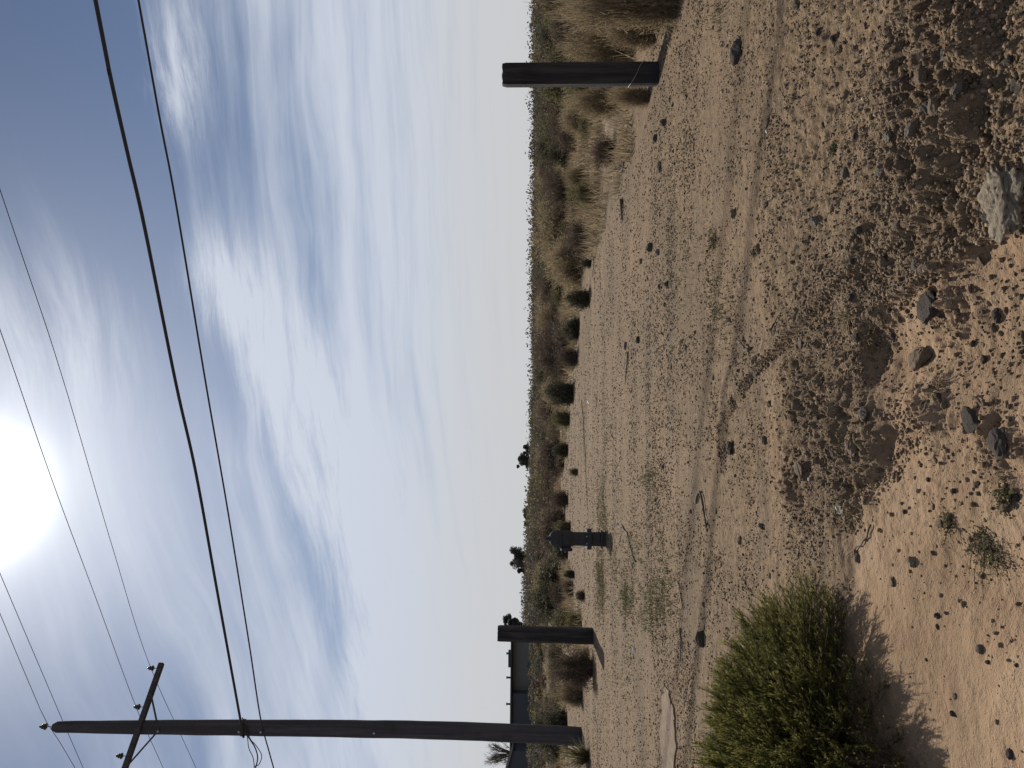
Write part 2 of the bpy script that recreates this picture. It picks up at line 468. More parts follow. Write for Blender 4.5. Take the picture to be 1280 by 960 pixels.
M = dict(
    ground=ground_mat(),
    gravel=tint_mat('gravel_stone', .92, 110, .002),
    rock_dark=rock_mat('dark_rock', (.038, .032, .028), (.075, .062, .052), (.14, .118, .098), 20),
    rock_grey=rock_mat('grey_rock', (.09, .075, .062), (.16, .135, .11), (.26, .22, .18)),
    rock_pale=rock_mat('pale_rock', (.10, .078, .054), (.22, .18, .13), (.36, .31, .235), 6),
    slab=rock_mat('dusty_slab', (.10, .071, .045), (.17, .122, .079), (.235, .172, .116), 14),
    rock_tan=rock_mat('tan_rock', (.11, .078, .054), (.19, .14, .098), (.28, .215, .155)),
    wood_black=wood_mat('dark_creosote_wood', (.012, .012, .014), (.030, .028, .029), (.075, .066, .060)),
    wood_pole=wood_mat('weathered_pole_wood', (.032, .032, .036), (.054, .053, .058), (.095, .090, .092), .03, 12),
    stick=wood_mat('grey_stick_wood', (.07, .055, .045), (.14, .11, .09), (.24, .20, .165), .3, 60),
    hyd=plain('dark_painted_iron', (.046, .045, .049), .75, .0, .5, 24, .10),
    steel=plain('galvanised_steel', (.28, .29, .30), .45, .8, .2, 40),
    bolt_glint=plain('bolt_glint_steel', (.45, .45, .45), .5, .2, .1, 40),
    glass=plain('insulator_porcelain', (.05, .045, .045), .4, 0, .1, 10, .3),
    cable=plain('black_cable_sheath', (.05, .05, .055), .95, 0, .1, 5, .05),
    wire=plain('dull_bare_wire', (.07, .07, .08), 1.0, 0, .1, 5, 0.0),
    paper=plain('dirty_white_paper', (.72, .70, .66), .8, 0, .12, 60),
    pink=plain('pinkish_plastic', (.80, .70, .68), .6, 0, .1, 60),
    carton=plain('dusty_carton', (.44, .39, .30), .8, 0, .25, 60),
    cig=plain('brown_stub', (.16, .08, .045), .8, 0, .2, 60),
    wall1=plain('grey_building_wall', (.15, .15, .14), .9, 0, .12, 1.5),
    wall2=plain('slate_building_wall', (.070, .076, .088), .9, 0, .10, 1.5),
    roof=plain('dark_roof_sheet', (.035, .035, .04), 1.0, 0, .15, 2, 0.0),
    vent=plain('dark_roof_pipe', (.05, .05, .05), .7, 0, .1, 2),
    lf_bush=leaf_mat('broom_leaf', (.032, .035, .012), (.125, .122, .036), (.36, .325, .12), .40),  # palest tone at the tips: young growth, with their sunlit look put in
    lf_dark=leaf_mat('dark_shrub_leaf', (.036, .036, .024), (.075, .072, .046), (.14, .128, .085), .3),
    lf_olive=leaf_mat('olive_shrub_leaf', (.065, .062, .032), (.13, .118, .060), (.24, .21, .115), .3),
    lf_brown=leaf_mat('brown_shrub_twig', (.065, .048, .036), (.125, .092, .068), (.23, .175, .13), .2),
    lf_tan=leaf_mat('dry_straw', (.13, .10, .06), (.27, .21, .13), (.42, .34, .22), .35),
    lf_green=leaf_mat('fresh_grass_blade', (.045, .05, .025), (.088, .092, .045), (.16, .155, .08), .3),
    lf_far=leaf_mat('far_tree_leaf', (.048, .052, .048), (.074, .075, .066), (.105, .102, .088), .25),
    lf_flower=leaf_mat('yellow_flower_head', (.22, .16, .04), (.34, .26, .06), (.45, .36, .11), .2),
    bark=plain('shrub_bark', (.10, .078, .06), .9, 0, .3, 60),
)

# ------------------------------------------------------------------ ground
def build_ground():
    A = np.radians(np.concatenate([np.linspace(-36, 36, 780), np.linspace(36, 324, 73)[1:-1]]))
    R = np.concatenate([np.linspace(.25, 1.35, 25)[:-1], np.geomspace(1.35, 8, 640)[:-1], np.geomspace(8, 45, 170)[:-1], np.geomspace(45, 9000, 70)])
    a, r = np.meshgrid(A, R)
    x = r * np.sin(a); y = r * np.cos(a)
    z = hfun(x, y)
    nr, na = x.shape
    near, sand, rough, dirt, lump = masks(x, y)
    rr = np.hypot(x, y)
    lot = LOT(x)
    scrub = ss(y - lot, -.2, 3.0) * ss(rr, 8, 10)
    scrub = np.maximum(scrub, ss(rr, 60, 90))
    V = np.stack([x, y, z], -1).reshape(-1, 3)
    V = np.vstack([V, [[0, 0, float(z[0].mean())]]])
    i = np.arange(nr - 1)[:, None]; j = np.arange(na)[None, :]; j2 = (j + 1) % na
    Fq = np.stack([i * na + j, i * na + j2, (i + 1) * na + j2, (i + 1) * na + j], -1).reshape(-1, 4)[:, ::-1]
    ci = nr * na
    jj = np.arange(na); tri = np.stack([jj, np.full(na, ci), (jj + 1) % na, (jj + 1) % na], -1)
    cols = np.zeros((len(V), 3)); cols[:-1, 0] = np.clip(sand, 0, 1).ravel()
    cols[:-1, 1] = np.clip(dirt * .6 + lump * .2 + rough * .05, 0, 1).ravel(); cols[:-1, 2] = np.clip(scrub, 0, 1).ravel()
    me = mesh('ground', V, Fq, M['ground'], True, None, cols)
    import bmesh
    bm = bmesh.new(); bm.from_mesh(me); bm.verts.ensure_lookup_table()
    cv = bm.verts[ci]
    for k in range(na):
        f = bm.faces.new((bm.verts[k], bm.verts[(k + 1) % na], cv)); f.smooth = True
    bmesh.ops.recalc_face_normals(bm, faces=bm.faces) if False else None
    bm.to_mesh(me); bm.free()
    tag(link('ground', me), kind='structure')
LOT = poly([(742, 1400), (742, 850), (712, 800), (704, 740), (706, 640), (712, 560), (716, 500), (734, 400), (738, 330), (748, 250),
            (780, 190), (822, 120), (838, 60), (850, 0), (870, -120)])
build_ground()

# ------------------------------------------------------------------ gravel: stones nobody could count
ICO_V = []; 
def ico():
    t = (1 + 5**.5) / 2
    v = np.array([(-1, t, 0), (1, t, 0), (-1, -t, 0), (1, -t, 0), (0, -1, t), (0, 1, t), (0, -1, -t), (0, 1, -t), (t, 0, -1), (t, 0, 1), (-t, 0, -1), (-t, 0, 1)], float)
    f = np.array([(0, 11, 5), (0, 5, 1), (0, 1, 7), (0, 7, 10), (0, 10, 11), (1, 5, 9), (5, 11, 4), (11, 10, 2), (10, 7, 6), (7, 1, 8),
                  (3, 9, 4), (3, 4, 2), (3, 2, 6), (3, 6, 8), (3, 8, 9), (4, 9, 5), (2, 4, 11), (6, 2, 10), (8, 6, 7), (9, 8, 1)])
    return v / np.linalg.norm(v[0]), f
OCT_V = np.array([(1, 0, 0), (-1, 0, 0), (0, 1, 0), (0, -1, 0), (0, 0, 1), (0, 0, -1)], float)
OCT_F = np.array([(0, 2, 4), (2, 1, 4), (1, 3, 4), (3, 0, 4), (2, 0, 5), (1, 2, 5), (3, 1, 5), (0, 3, 5)])
PAL = np.array([(.052, .037, .028), (.092, .064, .045), (.145, .10, .065), (.19, .133, .085), (.25, .18, .12), (.12, .09, .07), (.18, .118, .073), (.32, .25, .17), (.50, .43, .34)])
PW = np.array([.13, .16, .17, .17, .14, .10, .07, .05, .01])
def scatter(x, y, s, base, faces, flat=(.45, .85), sink=.25, seed=1):
    r = np.random.default_rng(seed); n = len(x); k = len(base)
    v = base[None] * (1 + r.uniform(-.33, .33, (n, k, 1)))
    sc = np.stack([s * r.uniform(.75, 1.25, n), s * r.uniform(.6, 1.0, n), s * r.uniform(*flat, n)], -1)
    v = v * sc[:, None, :]
    # tumble slightly, then turn about the vertical
    t = r.uniform(-.5, .5, n); c, q = np.cos(t)[:, None], np.sin(t)[:, None]
    v = np.stack([v[..., 0], v[..., 1] * c - v[..., 2] * q, v[..., 1] * q + v[..., 2] * c], -1)
    t = r.uniform(0, 6.28, n); c, q = np.cos(t)[:, None], np.sin(t)[:, None]
    v = np.stack([v[..., 0] * c - v[..., 1] * q, v[..., 0] * q + v[..., 1] * c, v[..., 2]], -1)
    z = hfun(x, y) + sc[:, 2] * (1 - sink * 2)* .6
    v = v + np.stack([x, y, z], -1)[:, None, :]
    f = faces[None] + (np.arange(n) * k)[:, None, None]
    ci = r.choice(len(PAL), n, p=PW / PW.sum()); col = PAL[ci] * r.uniform(.8, 1.2, (n, 1))
    return v.reshape(-1, 3), f.reshape(-1, 3), np.repeat(col, k, 0)
def sample(n, r0, r1, seed, a=31, tight=True):
    r = np.random.default_rng(seed)
    rad = np.exp(r.uniform(math.log(r0), math.log(r1), n)) if tight else np.sqrt(r.uniform(r0**2, r1**2, n))
    th = np.radians(r.uniform(-a, a, n)); return rad * np.sin(th), rad * np.cos(th), r
def build_gravel():
    parts = []
    # near: dense grit and pebbles
    x, y, r = sample(150000, 1.5, 7.5, 11)
    near, sand, rough, dirt, lump = masks(x, y)
    band = np.clip(.5 + .5 * fbm(x, y, .45, 3, 201) + .35 * fbm(x, y * 2.2, .16, 2, 205), 0, 2)
    dens = (1 - np.clip(.95 - .75 * ss(x, -.55, -.25), 0, 1) * near) * (1 - .75 * sand) * np.clip((band * 1.25)**2.3, .04, 1) * (1 - .35 * dirt)
    k = r.random(len(x)) < dens
    x, y = x[k], y[k]; s = .0020 + .0040 * r.random(len(x))**2.4 + .007 * (r.random(len(x)) > .985) * r.random(len(x))
    s = s * (1 + .3 * np.clip(np.hypot(x, y) - 3, 0, 4) / 2)
    bv, bf = ico(); parts.append(scatter(x, y, s, bv, bf, seed=3))
    # clods and lumps where the earth is torn up
    x, y, r = sample(60000, 1.5, 4.2, 17)
    near, sand, rough, dirt, lump = masks(x, y)
    k = r.random(len(x)) < np.clip(dirt * .8 + lump * .8 + rough * .35, 0, 1) * np.clip(.6 + fbm(x, y, .12, 2, 77), 0, 1)
    x, y = x[k], y[k]; s = .0018 + .008 * r.random(len(x))**4
    v, f, c = scatter(x, y, s, bv, bf, (.5, 1.0), seed=4); 
    rr = np.random.default_rng(5); c = np.repeat(np.array([(.19, .132, .083), (.13, .09, .057), (.24, .172, .112), (.13, .095, .064)])[rr.integers(0, 4, len(x))], 12, 0)
    parts.append((v, f, c))
    for fn, n_, sd, wd in ((EDGE, 9000, 41, .05), (RIDGE, 8000, 43, .045), (LEDGE, 4000, 47, .05)):
        r = np.random.default_rng(sd); x = r.uniform(-.5 if fn is not LEDGE else .1, 1.6, n_); y = fn(x) + r.normal(0, wd, n_) - .02
        near, sand, rough, dirt, lump = masks(x, y)
        k = (y > 1.4) & (r.random(n_) < np.clip(.55 + 1.0 * pn(x, y, .18, sd), .05, 1)); x, y = x[k], y[k]
        s = .0018 + .008 * r.random(len(x))**4
        v, f, c = scatter(x, y, s, bv, bf, (.5, 1.0), seed=sd)
        c = np.repeat(np.array([(.20, .14, .088), (.15, .105, .066), (.26, .187, .122), (.14, .103, .07)])[r.integers(0, 4, len(x))], 12, 0)
        parts.append((v, f, c))
    # the lot farther off
    x, y, r = sample(110000, 5.5, 32, 23, tight=True)
    lot = LOT(x); band = .5 + .6 * fbm(x * .5, y, .9, 3, 301)
    k = (y < lot + .5) & (r.random(len(x)) < np.clip(band * 1.1, .1, 1)); x, y = x[k], y[k]
    s = (.004 + .009 * r.random(len(x))**3) * (1 + .06 * (y - 6))
    parts.append(scatter(x, y, s, OCT_V, OCT_F, seed=6))
    vo = 0; V = []; Fc = []; C = []
    for v, f, c in parts: V.append(v); Fc.append(f + vo); C.append(c); vo += len(v)
    me = mesh('gravel', np.vstack(V), np.vstack(Fc), M['gravel'], False, None, np.vstack(C))
    tag(link('gravel', me), 'loose grey brown gravel scattered over the sandy lot', 'gravel', kind='stuff')
build_gravel()

# ------------------------------------------------------------------ single stones
import bmesh
def rock_mesh(seed, sub=3, ang=.35, flat=.6):
    bm = bmesh.new(); bmesh.ops.create_icosphere(bm, subdivisions=sub, radius=1)
    r = random.Random(seed)
    planes = [(Vector((r.gauss(0, 1), r.gauss(0, 1), r.gauss(0, .8))).normalized(), r.uniform(.55, .9)) for _ in range(11)]
    for v in bm.verts:
        p = v.co.copy()
        for n, d in planes:
            q = p.dot(n)
            if q > d: p -= n * (q - d) * .92
        nn = float(pn(np.array([p.x * 2 + seed]), np.array([p.y * 2 + p.z * 3]), 1.0, seed)[0])
        n2 = float(pn(np.array([p.x * 7 + seed]), np.array([p.y * 7 + p.z * 8]), 1.0, seed + 3)[0])
        v.co = p * (1 + .14 * nn + .07 * n2); v.co.z *= flat
    me = bpy.data.meshes.new('rock'); bm.to_mesh(me); bm.free()
    return me
RM = [rock_mesh(i, 4, flat=f) for i, f in enumerate((.6, .75, .5, .85, .65, .4))]
def rock(px, py, w, h, mat, label, k=0, name='rock', cat='rock', rz=None, group=None):
    """w: width in photo pixels along the ground, h: height in photo pixels"""
    p = ground_at(px, py); dist = p.y; me = RM[k % 6].copy(); me.materials.clear(); me.materials.append(M[mat])
    fl = (.6, .75, .5, .85, .65, .4)[k % 6]
    sx = w / F * dist / 2 * .9; sz = h / F * dist / 2 / fl * .85
    o = link(name, me, None, (p.x, p.y + sx * .5, H(p.x, p.y + sx * .5, True) + sz * fl * .34), (0, 0, rz if rz is not None else random.uniform(0, 6.28)), (sx * 1.05, sx * .9, sz))
    return tag(o, label, cat, group)
ROCKS = [
    (925, 62, 36, 16, 'rock_dark', 'flat dark stone lying alone on the gravel below the square post', 0),
    (832, 152, 14, 11, 'rock_dark', 'dark stone with a round back nearest the foot of the square post', 1),
    (821, 172, 14, 9, 'rock_dark', 'smaller dark stone in the sand beside the round backed one', 3),
    (826, 208, 18, 8, 'rock_tan', 'low tan stone farthest from the square post in its row of three', 2),
    (815, 309, 13, 12, 'rock_dark', 'dark angular stone in the middle of the gravel lot', 3),
    (824, 315, 9, 8, 'rock_grey', 'small square grey stone just before the dark angular stone', 4),
    (802, 326, 10, 6, 'rock_dark', 'small black stone just behind the dark angular stone', 5),
    (835, 355, 10, 8, 'rock_dark', 'dark pebble like stone alone on the open lot', 0),
    (799, 425, 11, 7, 'rock_dark', 'dark brown stone in the far part of the gravel lot', 4),
    (783, 432, 12, 6, 'rock_grey', 'grey flat stone behind a dark brown one on the lot', 2),
    (880, 800, 23, 17, 'rock_dark', 'dark pointed stone just behind the green bush', 1),
    (916, 560, 22, 10, 'rock_dark', 'long dark stone at the edge of the smooth sandy lane', 2),
    (1086, 518, 20, 12, 'rock_grey', 'grey brown stone at the foot of the crumbling bank', 4),
    (1160, 447, 44, 26, 'rock_tan', 'large tan wedge shaped rock with a black shadow', 1),
    (1172, 382, 52, 22, 'rock_dark', 'broad flat dark slab in front of the wedge shaped rock', 5),
    (1140, 395, 10, 9, 'rock_grey', 'rounded bluish pebble behind the broad flat slab', 3),
    (1222, 525, 44, 14, 'rock_dark', 'long dark rock lying crosswise on the smooth sand', 2),
    (1262, 555, 46, 16, 'rock_dark', 'dark brown rock at the very front edge of the sand', 0),
    (1234, 450, 12, 9, 'rock_dark', 'round dark pebble alone on smooth sand', 3),
    (1219, 430, 10, 8, 'rock_dark', 'reddish dark pebble near the flat slab', 1),
    (1250, 395, 22, 13, 'rock_dark', 'dark lumpy stone at the near end of the slab', 4),
    (1275, 100, 34, 18, 'rock_dark', 'dark smooth stone beside the dark crumbled earth', 0),
    (1156, 158, 26, 17, 'rock_grey', 'grey rounded stone at the edge of the crumbled earth', 1),
    (1165, 135, 20, 12, 'rock_grey', 'pale grey stone touching the rounded grey one', 4),
    (1144, 703, 16, 13, 'rock_pale', 'whitish mottled stone alone on the orange sand', 3),
    (1175, 770, 10, 8, 'rock_dark', 'small dark stone on the sand past the shadow of the bush', 0),
    (1245, 792, 8, 7, 'rock_pale', 'small white pebble on the near sand', 1),
    (1238, 828, 8, 7, 'rock_dark', 'small reddish stone beside a white pebble', 2),
    (1193, 893, 9, 8, 'rock_dark', 'small dark stone near the seed stalks', 1),
    (1265, 945, 14, 11, 'rock_dark', 'rounded blue grey stone in the nearest corner of the sand', 3),
    (1228, 720, 10, 7, 'rock_tan', 'small rusty stone under the creeping weed', 4),
    (1195, 614, 9, 9, 'rock_dark', 'oval dark pebble near the creeping weed', 2),
    (1132, 640, 7, 6, 'rock_dark', 'tiny red brown pebble past the crushed carton', 2),
    (1228, 560, 10, 8, 'rock_grey', 'grey chip beside the long crosswise rock', 3),
    (1072, 560, 30, 14, 'rock_tan', 'tan clod like rock sunk in the bank', 0),
    (1010, 585, 26, 12, 'rock_tan', 'tan rock on the top of the bank', 4),
    (1165, 600, 8, 6, 'rock_dark', 'tiny dark chip between the bank and the weed', 3),
    (1060, 215, 18, 10, 'rock_grey', 'grey stone sunk in the gravel behind the rut', 2),
    (1004, 430, 16, 8, 'rock_grey', 'greenish grey flat stone by the dry grass clump', 5),
    (745, 258, 9, 6, 'rock_pale', 'small pale stone at the gravel edge under an olive shrub', 1),
]
for i, (px, py, w_, h_, mt, lb, k) in enumerate(ROCKS):
    rock(px, py, w_, h_, mt, lb, k)
# small alike stones about the lot and sand, countable only one by one
def few_stones():
    r = random.Random(5); n = 0
    while n < 120:
        px = 760 + 520 * r.random()**.8; py = r.uniform(-30, 990)
        p = ground_at(px, py)
        if p.y > 12: continue
        near = float(masks(np.array([p.x]), np.array([p.y]))[0][0])
        if near > .5 and r.random() < .75: continue
        s = r.uniform(.009, .020) if near > .5 else r.uniform(.012, .030)
        me = RM[r.randrange(6)]
        key = r.choice(['rock_dark', 'rock_dark', 'rock_grey', 'rock_tan', 'rock_tan'])
        nm = me.name + key
        m2 = CACHE.get(nm)
        if m2 is None:
            m2 = me.copy(); m2.materials.clear(); m2.materials.append(M[key]); CACHE[nm] = m2
        o = link('stone', m2, None, (p.x, p.y, H(p.x, p.y, True) + s * .08), (r.uniform(-.3, .3), r.uniform(-.3, .3), r.uniform(0, 6.3)), (s, s * r.uniform(.7, 1), s * r.uniform(.7, 1)))
        tag(o, 'small loose stone among the finer gravel of the lot', 'stone', 'small loose stones on the lot')
        n += 1
CACHE = {}
few_stones()

# pale rubble chunk with dark stones lying on it
def rubble():
    p = ground_at(1262, 248); d = p.y
    r = random.Random(3)
    bm = bmesh.new(); bmesh.ops.create_icosphere(bm, subdivisions=5, radius=1)
    for v in bm.verts:
        q = v.co
        n = float(fbm(np.array([q.x + q.z * .7]), np.array([q.y + q.z * .6]), .8, 4, 401, .6)[0])
        n2 = float(pn(np.array([q.x + 3]), np.array([q.y + q.z]), .24, 409)[0])
        n3 = float(pn(np.array([q.x - q.z]), np.array([q.y * 1.1 + 5 + q.z]), .13, 411)[0])
        v.co = q * (1 + .28 * n - .22 * max(0, n2) - .10 * max(0, n3)); v.co.z = v.co.z * .42
    me = bpy.data.meshes.new('concrete_rubble'); bm.to_mesh(me); bm.free(); me.materials.append(M['rock_pale'])
    me.polygons.foreach_set('use_smooth', np.ones(len(me.polygons), bool))
    o = link('concrete_rubble', me, None, (p.x, p.y + .02, H(p.x, p.y) + .006), (0, 0, .4), (.092, .062, .055))
    tag(o, 'pale crumbly chunk of concrete or caliche at the front edge of the ground', 'rubble')
    for (px, py, w_, h_, k, lb) in ((1250, 268, 26, 22, 1, 'dark wedge stone resting against the pale rubble chunk, largest there'),
                                    (1246, 212, 14, 12, 3, 'small dark stone at the right end of the pale rubble'),
                                    (1272, 225, 20, 15, 0, 'dark grey stone on the near side of the pale rubble'),
                                    (1228, 258, 13, 10, 4, 'small grey stone behind the pale rubble chunk')):
        rock(px, py, w_, h_, 'rock_dark' if k != 4 else 'rock_grey', lb, k)
rubble()

# flat pale slab left of the lot, level with the gravel
def slab():
    c = [at(833, 858), at(840, 872), at(845, 900), at(846, 935), at(839, 985), at(838, 1010), at(832, 1010), at(829, 950), at(826, 905), at(829, 868)]
    b = MB(); n = len(c); z0 = H(c[0][0], c[0][1])
    pts = []
    for i in range(n):
        a, d = Vector(c[i]), Vector(c[(i + 1) % n])
        for k in range(5):
            q = a.lerp(d, k / 5); pts.append((q.x + random.uniform(-.035, .035), q.y + random.uniform(-.05, .05)))
    m_ = len(pts)
    b.add([(x, y, z0 - .05) for x, y in pts] + [(x, y, H(x, y) + .012) for x, y in pts],
          [tuple(range(m_, 2 * m_))] + [(i, (i + 1) % m_, m_ + (i + 1) % m_, m_ + i) for i in range(m_)])
    o = b.build('stone_slab', M['slab']); tag(o, 'thin pale tan slab lying flat in the gravel near the green bush', 'slab')
slab()

# ------------------------------------------------------------------ plants
def stems_np(r, n, base_r, R, Ht, lo=.75, hi=1.0, bend=.5, seg=5, cone=1.0, zmin=.06):
    th = r.uniform(0, 2 * np.pi, n)
    u = r.uniform(zmin, 1, n)**.9
    ph = np.arccos(np.clip(u, 0, 1)) * cone
    k = r.uniform(lo, hi, n)
    tip = np.stack([np.sin(ph) * np.cos(th) * R * k, np.sin(ph) * np.sin(th) * R * k, np.cos(ph) * Ht * k], -1)
    b = np.stack([np.cos(th) * base_r * r.random(n), np.sin(th) * base_r * r.random(n), np.zeros(n)], -1)
    ctrl = b * .5 + tip * .5; ctrl[:, 2] += Ht * bend * .35 * r.uniform(.3, 1.2, n)
    ctrl[:, :2] *= .8
    t = np.linspace(0, 1, seg)[None, :, None]
    P = (1 - t)**2 * b[:, None] + 2 * t * (1 - t) * ctrl[:, None] + t * t * tip[:, None]
    P[:, 1:, :] += r.normal(0, .012 * R, (n, seg - 1, 3))
    return P
def tubes_np(P, r0, r1, n=3):
    N, S, _ = P.shape
    T = np.gradient(P, axis=1); T /= np.linalg.norm(T, axis=2, keepdims=True) + 1e-9
    a = np.cross(T, np.array([.31, .17, .93])); a /= np.linalg.norm(a, axis=2, keepdims=True) + 1e-9
    b = np.cross(T, a); rad = np.linspace(r0, r1, S)[None, :, None]
    V = np.stack([P + rad * (a * math.cos(2 * math.pi * k / n) + b * math.sin(2 * math.pi * k / n)) for k in range(n)], 2).reshape(-1, 3)
    i = np.arange(N)[:, None, None]; s = np.arange(S - 1)[None, :, None]; k = np.arange(n)[None, None, :]
    q = lambda s_, k_: (i * S + s_) * n + k_
    Fq = np.stack([q(s, k), q(s, (k + 1) % n), q(s + 1, (k + 1) % n), q(s + 1, k)], -1).reshape(-1, 4)
    return V, Fq
def leaves_np(r, P, per, ll, lw, t0=.3, off=.03, spread=.6, shade=None):
    N, S, _ = P.shape; m = N * per
    si = np.repeat(np.arange(N), per); t = r.uniform(t0, 1, m) * (S - 1.001)
    i0 = t.astype(int); f = (t - i0)[:, None]
    p = P[si, i0] * (1 - f) + P[si, i0 + 1] * f
    d = P[si, i0 + 1] - P[si, i0]; d /= np.linalg.norm(d, axis=1, keepdims=True) + 1e-9
    d = d + r.normal(0, spread, (m, 3)); d /= np.linalg.norm(d, axis=1, keepdims=True) + 1e-9
    p = p + r.normal(0, off, (m, 3))
    w_ = np.cross(d, r.normal(0, 1, (m, 3))); w_ /= np.linalg.norm(w_, axis=1, keepdims=True) + 1e-9
    L = (ll * r.uniform(.6, 1.3, m))[:, None]; Wd = (lw * r.uniform(.6, 1.3, m))[:, None]
    V = np.stack([p, p + d * L * .5 + w_ * Wd, p + d * L, p + d * L * .5 - w_ * Wd], 1)
    V[..., 2] = np.maximum(V[..., 2], .004)
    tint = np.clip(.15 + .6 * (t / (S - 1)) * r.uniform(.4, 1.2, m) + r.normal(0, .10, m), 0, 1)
    Fq = np.arange(m * 4).reshape(m, 4)
    return V.reshape(-1, 3), Fq, np.repeat(tint, 4)
def shrub_meshes(seed, R, Ht, n, per, ll, lw, leaf, stem='bark', br=.15, bend=.5, sr=.006, off=.03, t0=.3, lo=.7, spread=.6, cone=1.0, lump=0.0):
    r = np.random.default_rng(seed)
    P = stems_np(r, n, br * R, R, Ht, lo, 1.0, bend, cone=cone)
    if lump:
        a = np.arctan2(P[:, -1, 1], P[:, -1, 0])
        g = 1 + lump * (np.sin(a * 3 + seed) + .6 * np.sin(a * 5 + 2.1 * seed) + .7 * np.sin(P[:, -1, 2] / Ht * 7 + seed))
        P = P * g[:, None, None]
    P[..., 2] = np.maximum(P[..., 2], 0)
    sv, sf = tubes_np(P, sr, sr * .25)
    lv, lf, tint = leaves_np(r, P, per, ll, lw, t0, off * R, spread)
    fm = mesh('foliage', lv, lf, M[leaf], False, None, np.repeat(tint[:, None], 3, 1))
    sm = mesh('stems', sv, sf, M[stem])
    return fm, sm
def shrub_thing(name, label, cat, loc, fm, sm, sc=(1, 1, 1), rz=0, group=None):
    t = thing(name, label, cat, loc, rz, group); t.scale = sc
    link('foliage', fm, t); link('stems', sm, t)
    return t
# unit shrubs (radius 1, height 1), scaled where they stand
UN = {}
def unit(kind, v):
    k = (kind, v)
    if k not in UN:
        s = hash(kind) % 1 + v * 13 + len(kind) * 7
        if kind == 'dark': UN[k] = shrub_meshes(s, 1, 1, 230, 34, .09, .022, 'lf_dark', 'bark', .4, .5, .008, .06, .30, .42, .9, lump=.13)
        if kind == 'olive': UN[k] = shrub_meshes(s, 1, 1, 230, 28, .09, .018, 'lf_olive', 'bark', .4, .5, .008, .06, .25, .42, .9, lump=.14)
        if kind == 'brown': UN[k] = shrub_meshes(s, 1, 1, 260, 24, .11, .010, 'lf_brown', 'bark', .4, .6, .008, .06, .2, .45, .9, lump=.14)
        if kind == 'tan': UN[k] = shrub_meshes(s, 1, 1, 420, 26, .15, .007, 'lf_tan', 'bark', .5, .4, .005, .07, .15, .5, .6, lump=.10)
        if kind == 'dry': UN[k] = shrub_meshes(s, 1, 1, 420, 22, .10, .008, 'lf_brown', 'bark', .35, .9, .006, .04, .15, .7, 1.0, lump=.06)
    return UN[k]
def put_shrub(px, py, hw, top, kind, label, v=0, depth=1.0, name='shrub', cat='shrub', group=None):
    p = ground_at(px, py); R = hw / F * p.y; cy = p.y + R * .7
    c = Vector((p.x * cy / p.y, cy, 0)); c.z = H(c.x, c.y) - .01
    zt = CAMH - (top - 672) / F * c.y; Ht = max(.08, zt - c.z)
    fm, sm = unit(kind, v)
    return shrub_thing(name, label, cat, c, fm, sm, (R * 1.0, R * depth, Ht * .97), random.uniform(0, 6.28), group)
NEAR = [
    (716, 192, 20, 682, 'dark', 'dark green shrub behind a brown twiggy one, near the square post'),
    (768, 190, 27, 730, 'brown', 'brown purple twiggy shrub at the sand edge near the square post'),
    (748, 244, 20, 708, 'olive', 'olive shrub on the gravel edge next to the brown purple one'),
    (735, 222, 18, 700, 'tan', 'straw coloured brush between the olive shrub and dark green shrub'),
    (724, 303, 17, 695, 'brown', 'low brown shrub with bare sand before it'),
    (739, 329, 8, 722, 'dark', 'tiny dark green shrub at the lot edge'),
    (718, 345, 15, 692, 'tan', 'pale dry brush behind a tiny dark green shrub'),
    (737, 374, 18, 702, 'dark', 'round dark green shrub with a heavy shaded foot at the lot edge'),
    (722, 413, 13, 698, 'olive', 'small olive shrub among pale dry grass'),
    (722, 448, 19, 690, 'brown', 'rusty brown shrub beside the tallest dark green bush'),
    (717, 492, 22, 677, 'dark', 'tall dark green bush behind the pinkish litter'),
    (712, 524, 17, 686, 'olive', 'dull olive bush joined to the tall dark green bush'),
    (710, 563, 13, 690, 'dark', 'compact dark bush past the pinkish litter'),
    (722, 590, 7, 709, 'olive', 'very small round yellow green tuft standing alone before the brush'),
    (710, 625, 16, 687, 'dry', 'smooth brown domed shrub with a dark foot'),
    (713, 660, 13, 690, 'olive', 'grey green shrub directly behind the hydrant top'),
    (718, 718, 8, 704, 'dark', 'small fresh green shrub on the open lot near the hydrant'),
    (731, 745, 10, 719, 'dry', 'small low brown mound like shrub on the open lot'),
    (708, 742, 23, 684, 'brown', 'broad brown mound like shrub between the hydrant and the short post'),
    (706, 776, 13, 689, 'dry', 'reddish brown shrub hugging the short wooden post'),
    (742, 836, 33, 684, 'dry', 'large tangled dry shrub between the short post and the utility pole'),
    (728, 868, 22, 690, 'tan', 'straw coloured brush just beside the utility pole'),
    (850, 8, 34, 694, 'tan', 'tall dull straw coloured brush at the right end of the lot'),
    (822, 42, 26, 745, 'tan', 'dry tangled brush at the foot of the square post, outer side'),
    (812, 122, 17, 752, 'tan', 'straw coloured tuft just beside the square post, inner side'),
    (792, 60, 40, 700, 'tan', 'tall straw coloured brush behind the square post'),
    (776, 128, 26, 706, 'tan', 'pale dry brush behind the straw tuft by the square post'),
    (800, 10, 38, 686, 'tan', 'tall pale brush farthest right behind the nearer straw coloured brush'),
    (748, 100, 30, 694, 'olive', 'olive brush directly behind the middle of the square post'),
    (735, 150, 24, 696, 'tan', 'pale brush between the square post and the dark green shrub'),
]
for i, (px, py, hw, top, kind, lb) in enumerate(NEAR):
    put_shrub(px, py, hw, top, kind, lb, i % 3, .9)

